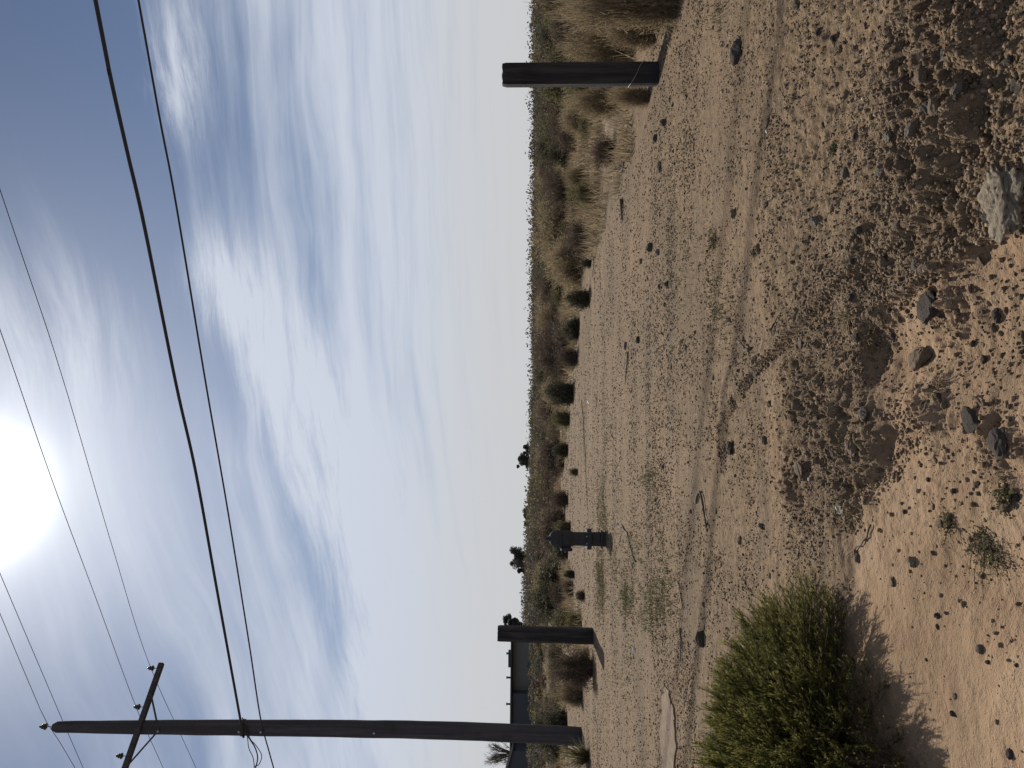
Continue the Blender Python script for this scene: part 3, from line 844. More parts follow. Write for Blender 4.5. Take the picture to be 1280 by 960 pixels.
# scrub farther off, each plant its own
def far_scrub():
    r = random.Random(12); pts = []; n = 0; tries = 0
    proto = {}
    for kind in ('dark', 'olive', 'brown', 'tan'):
        for v in range(2):
            fm, sm = unit(kind, v)
            bm = bmesh.new(); bm.from_mesh(fm)
            me = bpy.data.meshes.new('scrub_bush'); 
            bm.free()
            proto[(kind, v)] = (fm, sm)
    while n < 285 and tries < 60000:
        tries += 1
        d = math.exp(r.uniform(math.log(15.5), math.log(75))); a = math.radians(r.uniform(-29, 29))
        x, y = d * math.sin(a), d * math.cos(a)
        if y < float(LOT(x)) + .9: continue
        R = r.uniform(.3, 1.0)**1.3 * (.85 if d < 25 else 1.5)
        if any((x - q[0])**2 + (y - q[1])**2 < ((R + q[2]) * (.95 if d < 30 else .75))**2 for q in pts): continue
        if d < 24 and r.random() < .15: continue
        pts.append((x, y, R))
        kind = r.choice(['dark', 'olive', 'olive', 'brown', 'brown', 'brown', 'tan']); fm, sm = proto[(kind, r.randrange(2))]
        Ht = min(R * r.uniform(.75, 1.25), 1.15 if x / y > -.30 or d < 30 else .55)
        names = {'dark': 'dark green', 'olive': 'dull olive', 'brown': 'bare brown', 'tan': 'straw coloured'}
        t = shrub_thing('scrub_bush', names[kind] + ' scrub bush in the brush beyond the gravel lot', 'bush', (x, y, H(x, y) - .02), fm, sm,
                        (R, R * r.uniform(.8, 1.1), Ht), r.uniform(0, 6.28), names[kind] + ' scrub bushes beyond the lot')
        n += 1
far_scrub()

def clumps(name, pts, per, q, leaf, label, cat, seed, flat=.8):
    """many small leaf faces round many centres: pts = (x, y, z, radius)"""
    r = np.random.default_rng(seed); P = np.array(pts); n = len(P); m = n * per
    i = np.repeat(np.arange(n), per)
    g = r.normal(0, 1, (m, 3)); g /= np.linalg.norm(g, axis=1, keepdims=True); g *= (r.random(m)**.45)[:, None]
    c = P[i, :3] + g * P[i, 3:4] * np.array([1, 1, flat])
    a = r.normal(0, 1, (m, 3)); a /= np.linalg.norm(a, axis=1, keepdims=True)
    b = np.cross(a, r.normal(0, 1, (m, 3))); b /= np.linalg.norm(b, axis=1, keepdims=True)
    s = (q * r.uniform(.5, 1.4, m) * (P[i, 4] if P.shape[1] > 4 else 1))[:, None]
    V = np.stack([c - a * s, c + b * s * .5, c + a * s, c - b * s * .5], 1).reshape(-1, 3)
    tint = np.clip(np.repeat(r.random(n), per) * .7 + r.random(m) * .3, 0, 1)
    return mesh(name, V, np.arange(m * 4).reshape(m, 4), M[leaf], False, None, np.repeat(np.repeat(tint, 4)[:, None], 3, 1))
def far_mass():
    r = random.Random(4)
    for leaf, seed, n in (('lf_olive', 1, 1500), ('lf_brown', 2, 1300), ('lf_far', 3, 1100)):
        pts = []
        for _ in range(n):
            d = math.exp(r.uniform(math.log(62), math.log(330))); a = math.radians(r.uniform(-36, 36))
            x, y = d * math.sin(a), d * math.cos(a); rad = r.uniform(.6, 1.5) * (1 + d / 300)
            if x / y < -.31 and d < 130: rad *= .42
            pts.append((x, y, H(x, y) + rad * .45, rad, 1 + d / 150))
        me = clumps('distant_scrub', pts, 110, .085, leaf, '', '', seed, .7)
        o = link('distant_scrub', me)
        tag(o, {'lf_olive': 'far olive brush merging into one mass below the tree line', 'lf_brown': 'far brown brush merging into one mass below the tree line',
                'lf_far': 'far grey green brush merging into one mass below the tree line'}[leaf], 'scrub', kind='stuff')
    pts = []
    for _ in range(2600):
        a = math.radians(r.uniform(-38, 38)); d = r.uniform(260, 400)
        x, y = d * math.sin(a), d * math.cos(a)
        hh = 2.6 + 1.3 * float(pn(np.array([math.degrees(a)]), np.array([d * .01]), 2.6, 8)[0]) + 1.2 * (-a) * 3 + r.uniform(-.5, .5)
        for k in range(2):
            pts.append((x + r.uniform(-1, 1), y, H(x, y) + hh * r.uniform(.25, .9), r.uniform(.9, 1.6), 1))
    me = clumps('distant_tree_line', pts, 60, .20, 'lf_far', '', '', 9, .9)
    tag(link('distant_tree_line', me), 'low dark band of far trees along the horizon', 'tree line', kind='stuff')
far_mass()

def tree(px, py_base, top, dist, wid, label, seed, bare=False, flatc=.8, name='tree'):
    p = at_d(px_base_dummy, py_base, dist) if False else at_d(672, py_base, dist)
    z0 = H(p.x, p.y); zt = CAMH + (672 - top - (0 if bare else 4)) / F * dist
    Ht = zt - z0; Wd = wid * (1 if bare else .85) / F * dist
    t = thing(name, label, 'tree', (p.x, p.y, z0), 0)
    r = random.Random(seed)
    b = MB(); b.tube([(0, 0, -.2), (.05, 0, Ht * .3), (.15 * r.uniform(-1, 1), 0, Ht * .6)], [.16 * Ht / 6, .12 * Ht / 6, .07 * Ht / 6], 7)
    pts = []; 
    limbs = MB()
    for k in range(16 if not bare else 30):
        a = r.uniform(0, 6.28); u = r.uniform(.25, 1)
        e = Vector((math.cos(a) * Wd / 2 * r.uniform(.3, .95), math.sin(a) * Wd / 2 * r.uniform(.3, .95), Ht * (.35 + .58 * u)))
        s0 = Vector((0, 0, Ht * r.uniform(.18, .5))); mid = s0.lerp(e, .5) + Vector((0, 0, .06 * Ht))
        limbs.tube([s0, mid, e], [.06 * Ht / 6, .04 * Ht / 6, .012], 5)
        if bare:
            for q in range(9):
                s1 = mid.lerp(e, r.random()); e1 = s1 + Vector((r.gauss(0, .09) * Wd, r.gauss(0, .09) * Wd, abs(r.gauss(0, .09)) * Ht))
                limbs.tube([s1, s1.lerp(e1, .5) + Vector((0, 0, .02 * Ht)), e1], [.022, .016, .008], 3)
                for q2 in range(3):
                    s2 = s1.lerp(e1, r.random()); e2 = s2 + Vector((r.gauss(0, .05) * Wd, r.gauss(0, .05) * Wd, abs(r.gauss(0, .05)) * Ht))
                    limbs.tube([s2, e2], [.014, .007], 3)
        pts.append((e.x, e.y, e.z, Wd * r.uniform(.10, .19), 1))
        if not bare: pts.append((mid.x * 1.1, mid.y * 1.1, mid.z, Wd * r.uniform(.12, .2), 1))
    b.build('trunk', M['bark'], t)
    limbs.build('limbs', M['bark'], t)
    me = clumps('crown', pts, 26 if bare else 420, .07 if bare else .13, 'lf_olive' if bare else 'lf_far', '', '', seed, flatc)
    link('crown', me, t)
tree(0, 575, 642, 210, 24, 'feathery far tree rising alone above the tree line', 1)
tree(0, 562, 650, 214, 16, 'smaller far tree touching the feathery one', 2)
tree(0, 697, 634, 190, 34, 'broad dark far tree above the hydrant', 3)
tree(0, 712, 644, 192, 22, 'lower far tree leaning on the broad dark one', 4)
tree(0, 782, 626, 150, 30, 'dark far tree half hidden by the short wooden post', 5)
tree(0, 652, 652, 230, 20, 'small far tree between the feathery tree and the broad dark tree', 6)
tree(0, 640, 650, 235, 22, 'low round far tree nearest the hydrant side of the feathery tree', 7)
tree(0, 943, 605, 130, 34, 'bare branched tree showing over the roof beyond the utility pole', 8, True, name='bare_tree')

# big green bush in the left foreground
def big_bush():
    cx, cy = -1.43, 2.76; R, Ht = .75, .455
    z0 = H(cx, cy) - .01
    t = thing('green_bush', 'big feathery green bush with yellow green tips on the gravel, in front', 'bush', (cx, cy, z0))
    r = np.random.default_rng(42)
    P = stems_np(r, 1200, .30, R, Ht, .84, .96, .45, 7, zmin=.0)
    a = np.arctan2(P[:, -1, 1], P[:, -1, 0]); g = 1 + .04 * np.sin(a * 4 + 1) + .03 * np.sin(a * 7 + P[:, -1, 2] * 20)
    P = P * g[:, None, None]; P[..., 2] = np.maximum(P[..., 2], 0)
    sv, sf = tubes_np(P, .0035, .001)
    link('stems', mesh('stems', sv, sf, M['bark']), t)
    # side shoots, growing along the stem and upward
    N = 30000; si = r.integers(0, len(P), N); tt = 1.2 + 4.75 * r.random(N)**.8; i0 = tt.astype(int); f = (tt - i0)[:, None]
    b = P[si, i0] * (1 - f) + P[si, i0 + 1] * f
    d = P[si, i0 + 1] - P[si, i0]; d /= np.linalg.norm(d, axis=1, keepdims=True)
    d = d + r.normal(0, .26, (N, 3)) + np.array([0.15, 0.0, .30]); d /= np.linalg.norm(d, axis=1, keepdims=True)
    L = r.uniform(.03, .062, N)[:, None]
    s = np.linspace(0, 1, 4)[None, :, None]
    S = b[:, None] + d[:, None] * L[:, None] * s + np.array([0, 0, .18]) * (L[:, None] * s**2)
    sv, sf = tubes_np(S, .0011, .0005)
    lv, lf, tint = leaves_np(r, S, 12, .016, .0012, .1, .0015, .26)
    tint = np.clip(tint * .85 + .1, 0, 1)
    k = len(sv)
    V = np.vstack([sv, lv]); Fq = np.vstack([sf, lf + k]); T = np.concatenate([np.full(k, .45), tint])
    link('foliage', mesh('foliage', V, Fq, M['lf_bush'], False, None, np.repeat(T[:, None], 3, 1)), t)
big_bush()

def stalk_plant(px, py, n, Ht, R, label):
    p = ground_at(px, py); t = thing('seed_stalk_plant', label, 'wild plant', p)
    r = np.random.default_rng(8)
    P = stems_np(r, n, .05, R, Ht, .6, 1, .4, 6, zmin=.25)
    sv, sf = tubes_np(P, .0022, .0009)
    link('stems', mesh('stems', sv, sf, M['stick']), t)
    lv, lf, ti = leaves_np(r, P, 12, .016, .0016, .2, .004, .7)
    link('foliage', mesh('foliage', lv, lf, M['lf_olive'], False, None, np.repeat(ti[:, None], 3, 1)), t)
    bv, bf = ico(); V = []; Fc = []; k = 0
    for q in P[:, -1]:
        for _ in range(3):
            c = q + r.normal(0, .006, 3); V.append(bv * r.uniform(.0016, .0030) + c); Fc.append(bf + k); k += 12
    link('flower_heads', mesh('flower_heads', np.vstack(V), np.vstack(Fc), M['lf_flower'], False, None, np.full((k, 3), .5)), t)
stalk_plant(1130, 972, 60, .20, .20, 'dry wild plant with yellow button heads in front of the green bush')

def creeping(px, py, Rx, n, label, leaf='lf_olive', name='creeping_weed', Ht=.025, seed=3, ll=.010, lw=.004):
    p = ground_at(px, py); t = thing(name, label, 'weed', p)
    r = np.random.default_rng(seed)
    P = stems_np(r, n, .01, Rx, Ht, .35, 1, .5, 6, zmin=.0)
    P[..., :2] += r.normal(0, .012, P[..., :2].shape); P[..., 2] = np.maximum(P[..., 2], .004) + .003
    sv, sf = tubes_np(P, .0012, .0006); link('stems', mesh('stems', sv, sf, M['bark']), t)
    lv, lf, ti = leaves_np(r, P, 16, ll, lw, .2, .006, .9)
    link('foliage', mesh('foliage', lv, lf, M[leaf], False, None, np.repeat(ti[:, None], 3, 1)), t)
creeping(1236, 682, .15, 44, 'creeping grey green weed spread flat on the near sand', Ht=.015, ll=.008, lw=.003)
creeping(1190, 656, .05, 8, 'small spray of creeping weed beside the larger one', seed=4)
creeping(1262, 622, .06, 12, 'creeping weed runner nearest the bank on the sand', seed=5)
creeping(893, 302, .10, 16, 'low green brown weed in the middle of the lot', 'lf_olive', 'low_weed', .045, 6, .014, .003)
creeping(944, 316, .03, 9, 'tiny bright green sprout alone on the gravel', 'lf_green', 'green_sprout', .02, 7, .010, .003)
creeping(1046, 184, .028, 12, 'tiny olive sprout in the gravel behind the rut', 'lf_green', 'green_sprout', .02, 8, .009, .003)
creeping(718, 715, .01, 4, 'short green shoot by the small shrub on the lot', 'lf_green', 'green_sprout', .06, 9, .02, .005) if False else None

def clump(px, py, Rx, Ht, n, label, leaf='lf_tan', wdt=.0016, seed=5, name='dry_grass_clump', cat='grass clump', flop=.9, loc=None, zmin=.0, bl=6):
    p = loc or ground_at(px, py); r = np.random.default_rng(seed)
    P = stems_np(r, n, .02 + Rx * .12, Rx, Ht, .4, 1, flop, bl, zmin=zmin)
    T = np.gradient(P, axis=1); a = np.cross(T, np.array([.2, .1, .97])); a /= np.linalg.norm(a, axis=2, keepdims=True) + 1e-9
    wd = (np.array([1, 1.1, 1, .8, .5, .1] if bl == 6 else [1] * bl) * wdt)[None, :, None]
    N, S, _ = P.shape
    V = np.stack([P - a * wd, P + a * wd], 2).reshape(-1, 3)
    i = np.arange(N)[:, None]; s = np.arange(S - 1)[None]
    q = (i * S + s) * 2
    Fq = np.stack([q, q + 1, q + 3, q + 2], -1).reshape(-1, 4)
    ti = np.repeat(r.random(N), S * 2)
    o = link(name, mesh(name, V, Fq, M[leaf], False, None, np.repeat(ti[:, None], 3, 1)), None, p)
    return tag(o, label, cat)
clump(1062, 395, .10, .045, 150, 'matted clump of dry straw grass lying on the rut edge')
clump(1078, 420, .07, .03, 70, 'thin straggly straw grass just below the matted clump', seed=6)
clump(1168, 488, .08, .03, 50, 'thin wisps of dry grass beside the wedge shaped rock', seed=7)
clump(1066, 645, .09, .04, 60, 'dry grass wisps below the crushed carton', seed=12)
# sword leaved plant at the foot of the utility pole
clump(736, 946, .55, .75, 240, 'spiky sword leaved plant beyond the utility pole', 'lf_olive', .011, 8, 'yucca_plant', 'yucca', .15)

# green grass by the hydrant and thin weeds on the lot
def grass_patch():
    r = np.random.default_rng(31); V = []; T = []
    spots = [(752, 640, 44, 9, 900), (751, 728, 50, 7, 1500), (768, 700, 40, 10, 260), (782, 748, 26, 10, 500), (818, 760, 40, 22, 500), (792, 700, 60, 18, 250),
             (812, 600, 24, 14, 160), (775, 850, 50, 16, 120), (830, 720, 60, 18, 200), (900, 390, 60, 20, 90), (850, 330, 80, 25, 80), (760, 560, 60, 8, 120), (898, 20, 30, 10, 60)]
    C = []
    for px, py, hy, hx, n in spots:
        for _ in range(int(n * .6)):
            C.append((*at(px + r.normal(0, hx * .5), py + r.normal(0, hy * .5)),))
    C = np.array(C); m = len(C); z = hfun(C[:, 0], C[:, 1])
    base = np.stack([C[:, 0], C[:, 1], z], -1)
    for k in range(4):
        b = base + np.concatenate([r.normal(0, .02, (m, 2)), np.zeros((m, 1))], 1)
        d = r.normal(0, .35, (m, 3)); d[:, 2] = 1; d /= np.linalg.norm(d, axis=1, keepdims=True)
        L = (r.uniform(.015, .045, m))[:, None]; w_ = np.cross(d, r.normal(0, 1, (m, 3))); w_ /= np.linalg.norm(w_, axis=1, keepdims=True)
        V.append(np.stack([b - w_ * .003, b + w_ * .003, b + d * L], 1)); T.append(np.repeat(r.random(m), 3))
    V = np.vstack(V).reshape(-1, 3)
    me = mesh('grass', V, np.arange(len(V)).reshape(-1, 3), M['lf_green'], False, None, np.repeat(np.concatenate(T)[:, None], 3, 1))
    tag(link('grass', me), 'short green grass and weeds round the hydrant and on the lot', 'grass', kind='stuff')
    # pale dry grass between the scrub
    r = np.random.default_rng(37); n = 26000
    d = np.exp(r.uniform(math.log(9), math.log(70), n)); a = np.radians(r.uniform(-31, 31, n)); x = d * np.sin(a); y = d * np.cos(a)
    k = (y > LOT(x) + .25) & (fbm(x, y, 2.5, 3, 77) + r.normal(0, .25, n) > -.05); x, y, d = x[k], y[k], d[k]; m = len(x)
    base = np.stack([x, y, hfun(x, y, False)], -1); V = []; T = []
    for q in range(5):
        b = base + np.concatenate([r.normal(0, .06, (m, 2)), np.zeros((m, 1))], 1)
        dd = r.normal(0, .4, (m, 3)); dd[:, 2] = 1; dd /= np.linalg.norm(dd, axis=1, keepdims=True)
        L = (r.uniform(.10, .34, m))[:, None]; w_ = np.cross(dd, r.normal(0, 1, (m, 3))); w_ /= np.linalg.norm(w_, axis=1, keepdims=True)
        w_ *= (.004 + d * .0003)[:, None]
        V.append(np.stack([b - w_, b + w_, b + dd * L], 1)); T.append(np.repeat(r.random(m), 3))
    V = np.vstack(V).reshape(-1, 3)
    me = mesh('dry_grass', V, np.arange(len(V)).reshape(-1, 3), M['lf_tan'], False, None, np.repeat(np.concatenate(T)[:, None], 3, 1))
    tag(link('dry_grass', me), 'pale dry grass between the shrubs beyond the lot', 'dry grass', kind='stuff')
grass_patch()

# ------------------------------------------------------------------ wooden posts
def grid_post(w_, d_, h_, seed, lean=0):
    """squared timber with worn arrises, drying cracks and a chipped top"""
    b = MB(); n = 40; k = 72; V = []
    r = random.Random(seed)
    cracks = [(r.uniform(0, 2 * math.pi), r.uniform(.004, .011), r.uniform(0, 5)) for _ in range(9)]
    for i in range(n + 1):
        z = -.25 + (h_ + .25) * i / n
        for q in range(k):
            th = 2 * math.pi * q / k; c, s_ = math.cos(th), math.sin(th)
            e = 9.0; m_ = (abs(c)**e + abs(s_)**e)**(-1 / e)
            inset = .003 * float(pn(np.array([th * 6 + seed]), np.array([z * 1.5]), 1.0, seed)[0])
            for a0, dp, ph in cracks:
                dth = abs((th - a0 - .06 * math.sin(z * 3 + ph) + math.pi) % (2 * math.pi) - math.pi)
                if dth < .07: inset -= dp * (1 - dth / .07) * (.5 + .5 * math.sin(z * 2.3 + ph))
            x, y = c * m_, s_ * m_
            top = 0
            if i == n: inset -= .006; top = .008 * float(pn(np.array([x * 2.2]), np.array([y * 2.2]), 1.0, seed + 5)[0])
            if i == n - 1: top = .01
            V.append((x * (w_ / 2 + inset), y * (d_ / 2 + inset), z + top))
    Fc = [(i * k + q, i * k + (q + 1) % k, (i + 1) * k + (q + 1) % k, (i + 1) * k + q) for i in range(n) for q in range(k)]
    kc = len(V); V.append((0, 0, h_ - .003))
    Fc += [(n * k + q, n * k + (q + 1) % k, kc) for q in range(k)]
    b.add(V, Fc); return b
def posts():
    p = ground_at(822, 92.5); h = CAMH - p.z + (672.5 - 627) / F * p.y
    t = thing('wooden_post', 'dark square timber post with a wire across its foot, standing by dry brush', 'post', p, math.radians(-10))
    grid_post(.187, .17, h, 4).build('timber', M['wood_black'], t)
    b = MB()
    hw, hd = .097, .089
    b.tube([(-hw, -hd, .245), (-hw * .2, -hd - .002, .20), (hw * .6, -hd - .002, .165), (hw, -hd, .13), (hw, hd, .16), (-hw, hd, .25), (-hw, -hd, .245)], .0035, 6)
    b.build('wire_loop', M['steel'], t)
    p = ground_at(741, 795); h = CAMH - p.z + (672 - 624) / F * p.y
    t = thing('wooden_post', 'plain short dark wooden post between the hydrant and the utility pole', 'post', p, math.radians(8))
    t.rotation_euler = (0, math.radians(.7), math.radians(8))
    grid_post(.27, .25, h, 9).build('timber', M['wood_black'], t)
posts()

# ------------------------------------------------------------------ hydrant
def hydrant():
    p = ground_at(757, 674)
    t = thing('fire_hydrant', 'dark painted fire hydrant standing on the lot near green grass', 'fire hydrant', p, math.radians(-75))
    S = CAMH - p.z + (672.5 - 683) / F * p.y      # total height
    k = S / .86
    def L(parts, name, mat='hyd', **kw): 
        b = MB(); b.lathe([(r * k, z * k) for r, z in parts], 28); return b.build(name, M[mat], t, True)
    def sharp(o):
        for f in o.data.polygons: f.use_smooth = True
        o.data.set_sharp_from_angle(angle=math.radians(35)) if hasattr(o.data, 'set_sharp_from_angle') else None
    sharp(L([(.105, -.1), (.105, .04), (.122, .045), (.125, .05), (.125, .07), (.122, .075), (.106, .08)], 'base_flange'))
    sharp(L([(.104, .085), (.10, .12), (.10, .205)], 'lower_barrel'))
    sharp(L([(.145, .205), (.148, .21), (.148, .232), (.146, .236), (.148, .24), (.148, .262), (.145, .267)], 'breakaway_flange'))
    sharp(L([(.098, .267), (.096, .45), (.10, .47), (.112, .49), (.115, .52), (.115, .60), (.108, .625)], 'barrel'))
    sharp(L([(.132, .625), (.135, .63), (.135, .655), (.13, .66)], 'bonnet_flange'))
    sharp(L([(.118, .66), (.120, .69), (.115, .73), (.098, .765), (.07, .79), (.04, .803)], 'bonnet'))
    o = L([(.042, .80), (.042, .815), (.024, .818), (.022, .86)], 'operating_nut'); sharp(o)
    for a in range(8):
        th = a * math.pi / 4 + .2
        for z0, z1, r in ((.268, .280, .128), (.660, .672, .122)):
            b = MB(); b.lathe([(.010 * k, z0 * k), (.010 * k, z1 * k)], 6, (r * k * math.cos(th), r * k * math.sin(th), 0)); b.build('flange_bolt', M['bolt_glint' if z0 < .5 else 'hyd'], t)  # lower bolts pale: the glint on them is put into their colour
    def nozzle(dirn, r, ln, name):
        b = MB(); prof = [(r * .85 * k, .09 * k), (r * .85 * k, (.09 + ln * .45) * k), (r * 1.12 * k, (.09 + ln * .47) * k), (r * 1.15 * k, (.09 + ln * .9) * k), (r * .95 * k, (.09 + ln) * k), (r * .3 * k, (.09 + ln * 1.02) * k), (r * .28 * k, (.09 + ln * 1.3) * k), (.004, (.09 + ln * 1.3) * k)]
        b.lathe(prof, 20, (0, 0, 0), 'X')
        o = b.build(name, M['hyd'], t, True, loc=(0, 0, .555 * k), rot=(0, 0, dirn)); sharp(o); return o
    nozzle(math.radians(75 - 170), .075, .085, 'pumper_nozzle')
    nozzle(math.radians(75 - 80), .055, .06, 'hose_nozzle')
    nozzle(math.radians(75 + 100), .055, .06, 'hose_nozzle')
    # chain hanging beside the barrel
    b = MB(); c = [(.13 * math.cos(-1.85) * k, .13 * math.sin(-1.85) * k)]
    pts = [Vector((.12 * k, -.12 * k, .50 * k)), Vector((.125 * k, -.125 * k, .40 * k)), Vector((.12 * k, -.11 * k, .30 * k)), Vector((.10 * k, -.09 * k, .28 * k))]
    b.tube(pts, .005, 5); b.build('cap_chain', M['steel'], t)
hydrant()

# ------------------------------------------------------------------ utility pole
PB = ground_at(727, 921)
PD = PB.y
def pole_axis(px):
    """centre of the pole at this height of the photograph, leaning a little and slightly bowed"""
    py = np.interp(px, [66, 300, 500, 600, 680, 727], [908.5, 909.5, 911.5, 914.5, 918, 921])
    return at_d(px, float(py), PD)
ARM_C = pole_axis(178) + Vector((0, -.20, 0))
def level(px, py, z):
    d = ray(px, py); return CP + d * ((z - CAMH) / d.z)
ARM_R = level(202, 829, ARM_C.z)
AV = ARM_R - ARM_C; AV.z = 0
WDIR = Vector((math.cos(math.radians(-38)), math.sin(math.radians(-38)), 0))
def pin_insulator(t, P, k=1.0, direction=None):
    b = MB(); b.lathe([(.012 * k, -.14 * k), (.012 * k, 0)], 8)
    ins = MB(); ins.lathe([(.03 * k, 0), (.035 * k, .02 * k), (.075 * k, .03 * k), (.08 * k, .05 * k), (.045 * k, .07 * k), (.04 * k, .09 * k), (.06 * k, .10 * k), (.06 * k, .12 * k), (.03 * k, .15 * k), (.035 * k, .17 * k), (.02 * k, .19 * k)], 16)
    o = ins.build('insulator', M['glass'], t, True, loc=P)
    q = b.build('insulator_pin', M['steel'], o)
    return o
def pole():
    t = thing('utility_pole', 'tall dark wooden utility pole with one crossarm and trailing cables', 'utility pole', PB)
    T = lambda v: Vector(v) - PB
    pts = [T(pole_axis(px)) for px in (72, 150, 230, 310, 400, 480, 540, 600, 660, 727)]
    pts.append(pts[-1] + Vector((0, 0, -.5)))
    rad = [.128, .150, .166, .176, .186, .193, .196, .198, .200, .205, .206]
    top = pts[0] + Vector((0, 0, .10))
    fine = []; fr = []
    for i in range(len(pts) - 1):
        for k in range(6):
            f = k / 6; q = pts[i].lerp(pts[i + 1], f)
            q += Vector((.012 * float(pn(np.array([q.z]), np.array([1.0]), 1.1, 2)[0]), 0, 0))
            fine.append(q); fr.append((rad[i] * (1 - f) + rad[i + 1] * f) * (1 + .02 * float(pn(np.array([q.z]), np.array([5.0]), .5, 3)[0])))
    fine.append(pts[-1]); fr.append(rad[-1])
    b = MB(); b.tube([top] + fine, [.085] + fr, 20)
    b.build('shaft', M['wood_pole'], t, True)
    # crossarm, square timber
    c, e = T(ARM_C), T(ARM_R); v = e - c; L = v.length; u = v.normalized()
    rz = math.atan2(u.y, u.x)
    Mx = Matrix.Rotation(rz, 3, 'Z')
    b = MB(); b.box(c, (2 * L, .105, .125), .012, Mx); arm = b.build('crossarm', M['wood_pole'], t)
    # braces from the arm down to the shaft
    for s in (1, -1):
        a_ = c + u * (L * .52 * s) + Vector((0, 0, -.03)); foot = T(pole_axis(203)) + Vector((0, -.17, 0))
        off = Vector((u.y, -u.x, 0)) * .065
        b = MB(); b.tube([a_ + off, foot + off * .2], .022, 6); b.build('brace', M['steel'] if False else M['vent'], t)
    for s, px in ((1.0, .92), (1, .34), (-1, .34), (-1, .92)):
        pin_insulator(t, c + u * L * s * px + Vector((0, 0, .14)), .85)
    pt = T(pole_axis(72)) + Vector((0, 0, .10)); pin_insulator(t, pt + Vector((0, 0, .15)), .95)
    for px, r in ((178, 0), (203, 0), (303, 0), (330, 0), (470, 0)):
        q = T(pole_axis(px)); b = MB(); b.lathe([(.026, -.23), (.026, -.17), (.012, -.165), (.012, .16), (.026, .165), (.026, .20)], 8, (0, 0, 0), 'Y'); b.build('through_bolt', M['steel'], t, loc=q)
    # clamp of the cables
    q = T(pole_axis(304)); b = MB(); b.lathe([(.185, -.03), (.19, -.02), (.19, .02), (.185, .03)], 20, q); b.build('cable_band', M['vent'], t)
    return [ARM_C + u * L * .92 + Vector((0, 0, .30)), ARM_C + u * L * .34 + Vector((0, 0, .30)), PB + pt + Vector((0, 0, .32))]
ATT = pole()

def wire_plane(Q, D, px, py):
    n = Vector((D.y, -D.x, 0)); d = ray(px, py); t = (Q - CP).dot(n) / d.dot(n); return CP + d * t
def smooth_path(pts, n=10):
    P = [np.array(p) for p in pts]; out = []
    P = [2 * P[0] - P[1]] + P + [2 * P[-1] - P[-2]]
    for i in range(1, len(P) - 2):
        for k in range(n):
            t = k / n
            out.append(Vector(.5 * ((2 * P[i]) + (-P[i-1] + P[i+1]) * t + (2*P[i-1] - 5*P[i] + 4*P[i+1] - P[i+2]) * t*t + (-P[i-1] + 3*P[i] - 3*P[i+1] + P[i+2]) * t**3)))
    out.append(Vector(P[-2])); return out
def wire(name, label, cat, Q, ang, pix, r, mat, ext0=9.0, ext1=12.0, Qpix=None, taut=False):
    """pix: where the wire is seen, first at the lens side; the wire hangs in one vertical plane through Q"""
    D = Vector((math.cos(math.radians(ang)), math.sin(math.radians(ang)), 0))
    pts = [wire_plane(Q, D, *q) for q in pix]
    a = pts[0] + (pts[0] - pts[1]).normalized() * ext0; b_ = pts[-1] + (pts[-1] - pts[-2]).normalized() * ext1
    P = [a] + pts + [b_] if taut else smooth_path([a] + pts + [b_], 8)
    b = MB(); b.tube(P, r, 6)
    return tag(b.build(name, M[mat], None, True), label, cat), pts
wire('power_line', 'thin wire tied to the end insulator of the crossarm', 'power line', ATT[0], -38, [(0, 237), (75, 462), (140, 682), (187, 831), (245, 960)], .0065, 'wire')
wire('power_line', 'thin wire tied to the inner insulator of the crossarm', 'power line', ATT[1], -38, [(0, 412), (65, 600), (120, 748), (171, 886), (204, 960)], .0065, 'wire')
wire('power_line', 'topmost thin wire tied to the insulator on the pole top', 'power line', ATT[2], -38, [(-12, 738), (0, 767), (25, 827), (50, 886), (59, 904), (75, 928), (92, 957)], .0065, 'wire', 4, taut=True)
Qd = ATT[2] + Vector((-.9, .95, -.4))
wire('power_line', 'thin wire crossing just behind the tip of the utility pole', 'power line', Qd, -38, [(-12, 688), (3, 724), (28, 783), (80, 905), (104, 960)], .0065, 'wire', 4, taut=True)
Qc = pole_axis(304) + Vector((0, -.20, 0))
wire('cable_bundle', 'thick twisted cable bundle clamped to the utility pole, the heaviest line', 'cable', Qc, -28, [(119, 0), (137, 92), (159, 190), (181, 286), (220, 480), (245, 592), (272, 742), (302, 908)], .030, 'cable', 9, .25)
wire('messenger_wire', 'thin spiral lashed messenger strand riding on the thick bundle', 'cable', Qc + Vector((0, 0, .04)), -28, [(121, 0), (138.5, 91), (160, 188), (182, 284), (220.5, 479), (245, 592), (272.5, 742), (302, 908)], .014, 'wire', 9, .25)
Qe = pole_axis(330) + Vector((0, -.19, 0))
wire('telephone_cable', 'single black cable passing the pole just below the thick bundle', 'cable', Qe, -28, [(173, 0), (200, 150), (220, 255), (257, 478), (285, 640), (311, 802), (327, 905), (342, 960)], .017, 'cable')
def tails():
    q0 = Qc
    t = thing('cable_tail', 'loose cable ends looping off the utility pole below the crossarm', 'cable', q0)
    for i, pix in enumerate(([(303, 897), (307, 915), (313, 925), (319, 935), (322, 948), (318, 965)], [(305, 900), (312, 922), (320, 932), (327, 944), (324, 955), (318, 958)],
                             [(303, 897), (309, 920), (311, 935), (317, 950), (318, 975)])):
        P = smooth_path([at_d(px, py, q0.y - .02 * k) - q0 for k, (px, py) in enumerate(pix)], 6)
        b = MB(); b.tube(P, (.015, .010, .010)[i], 6); b.build('cable_strand', M['cable'], t, True)
tails()

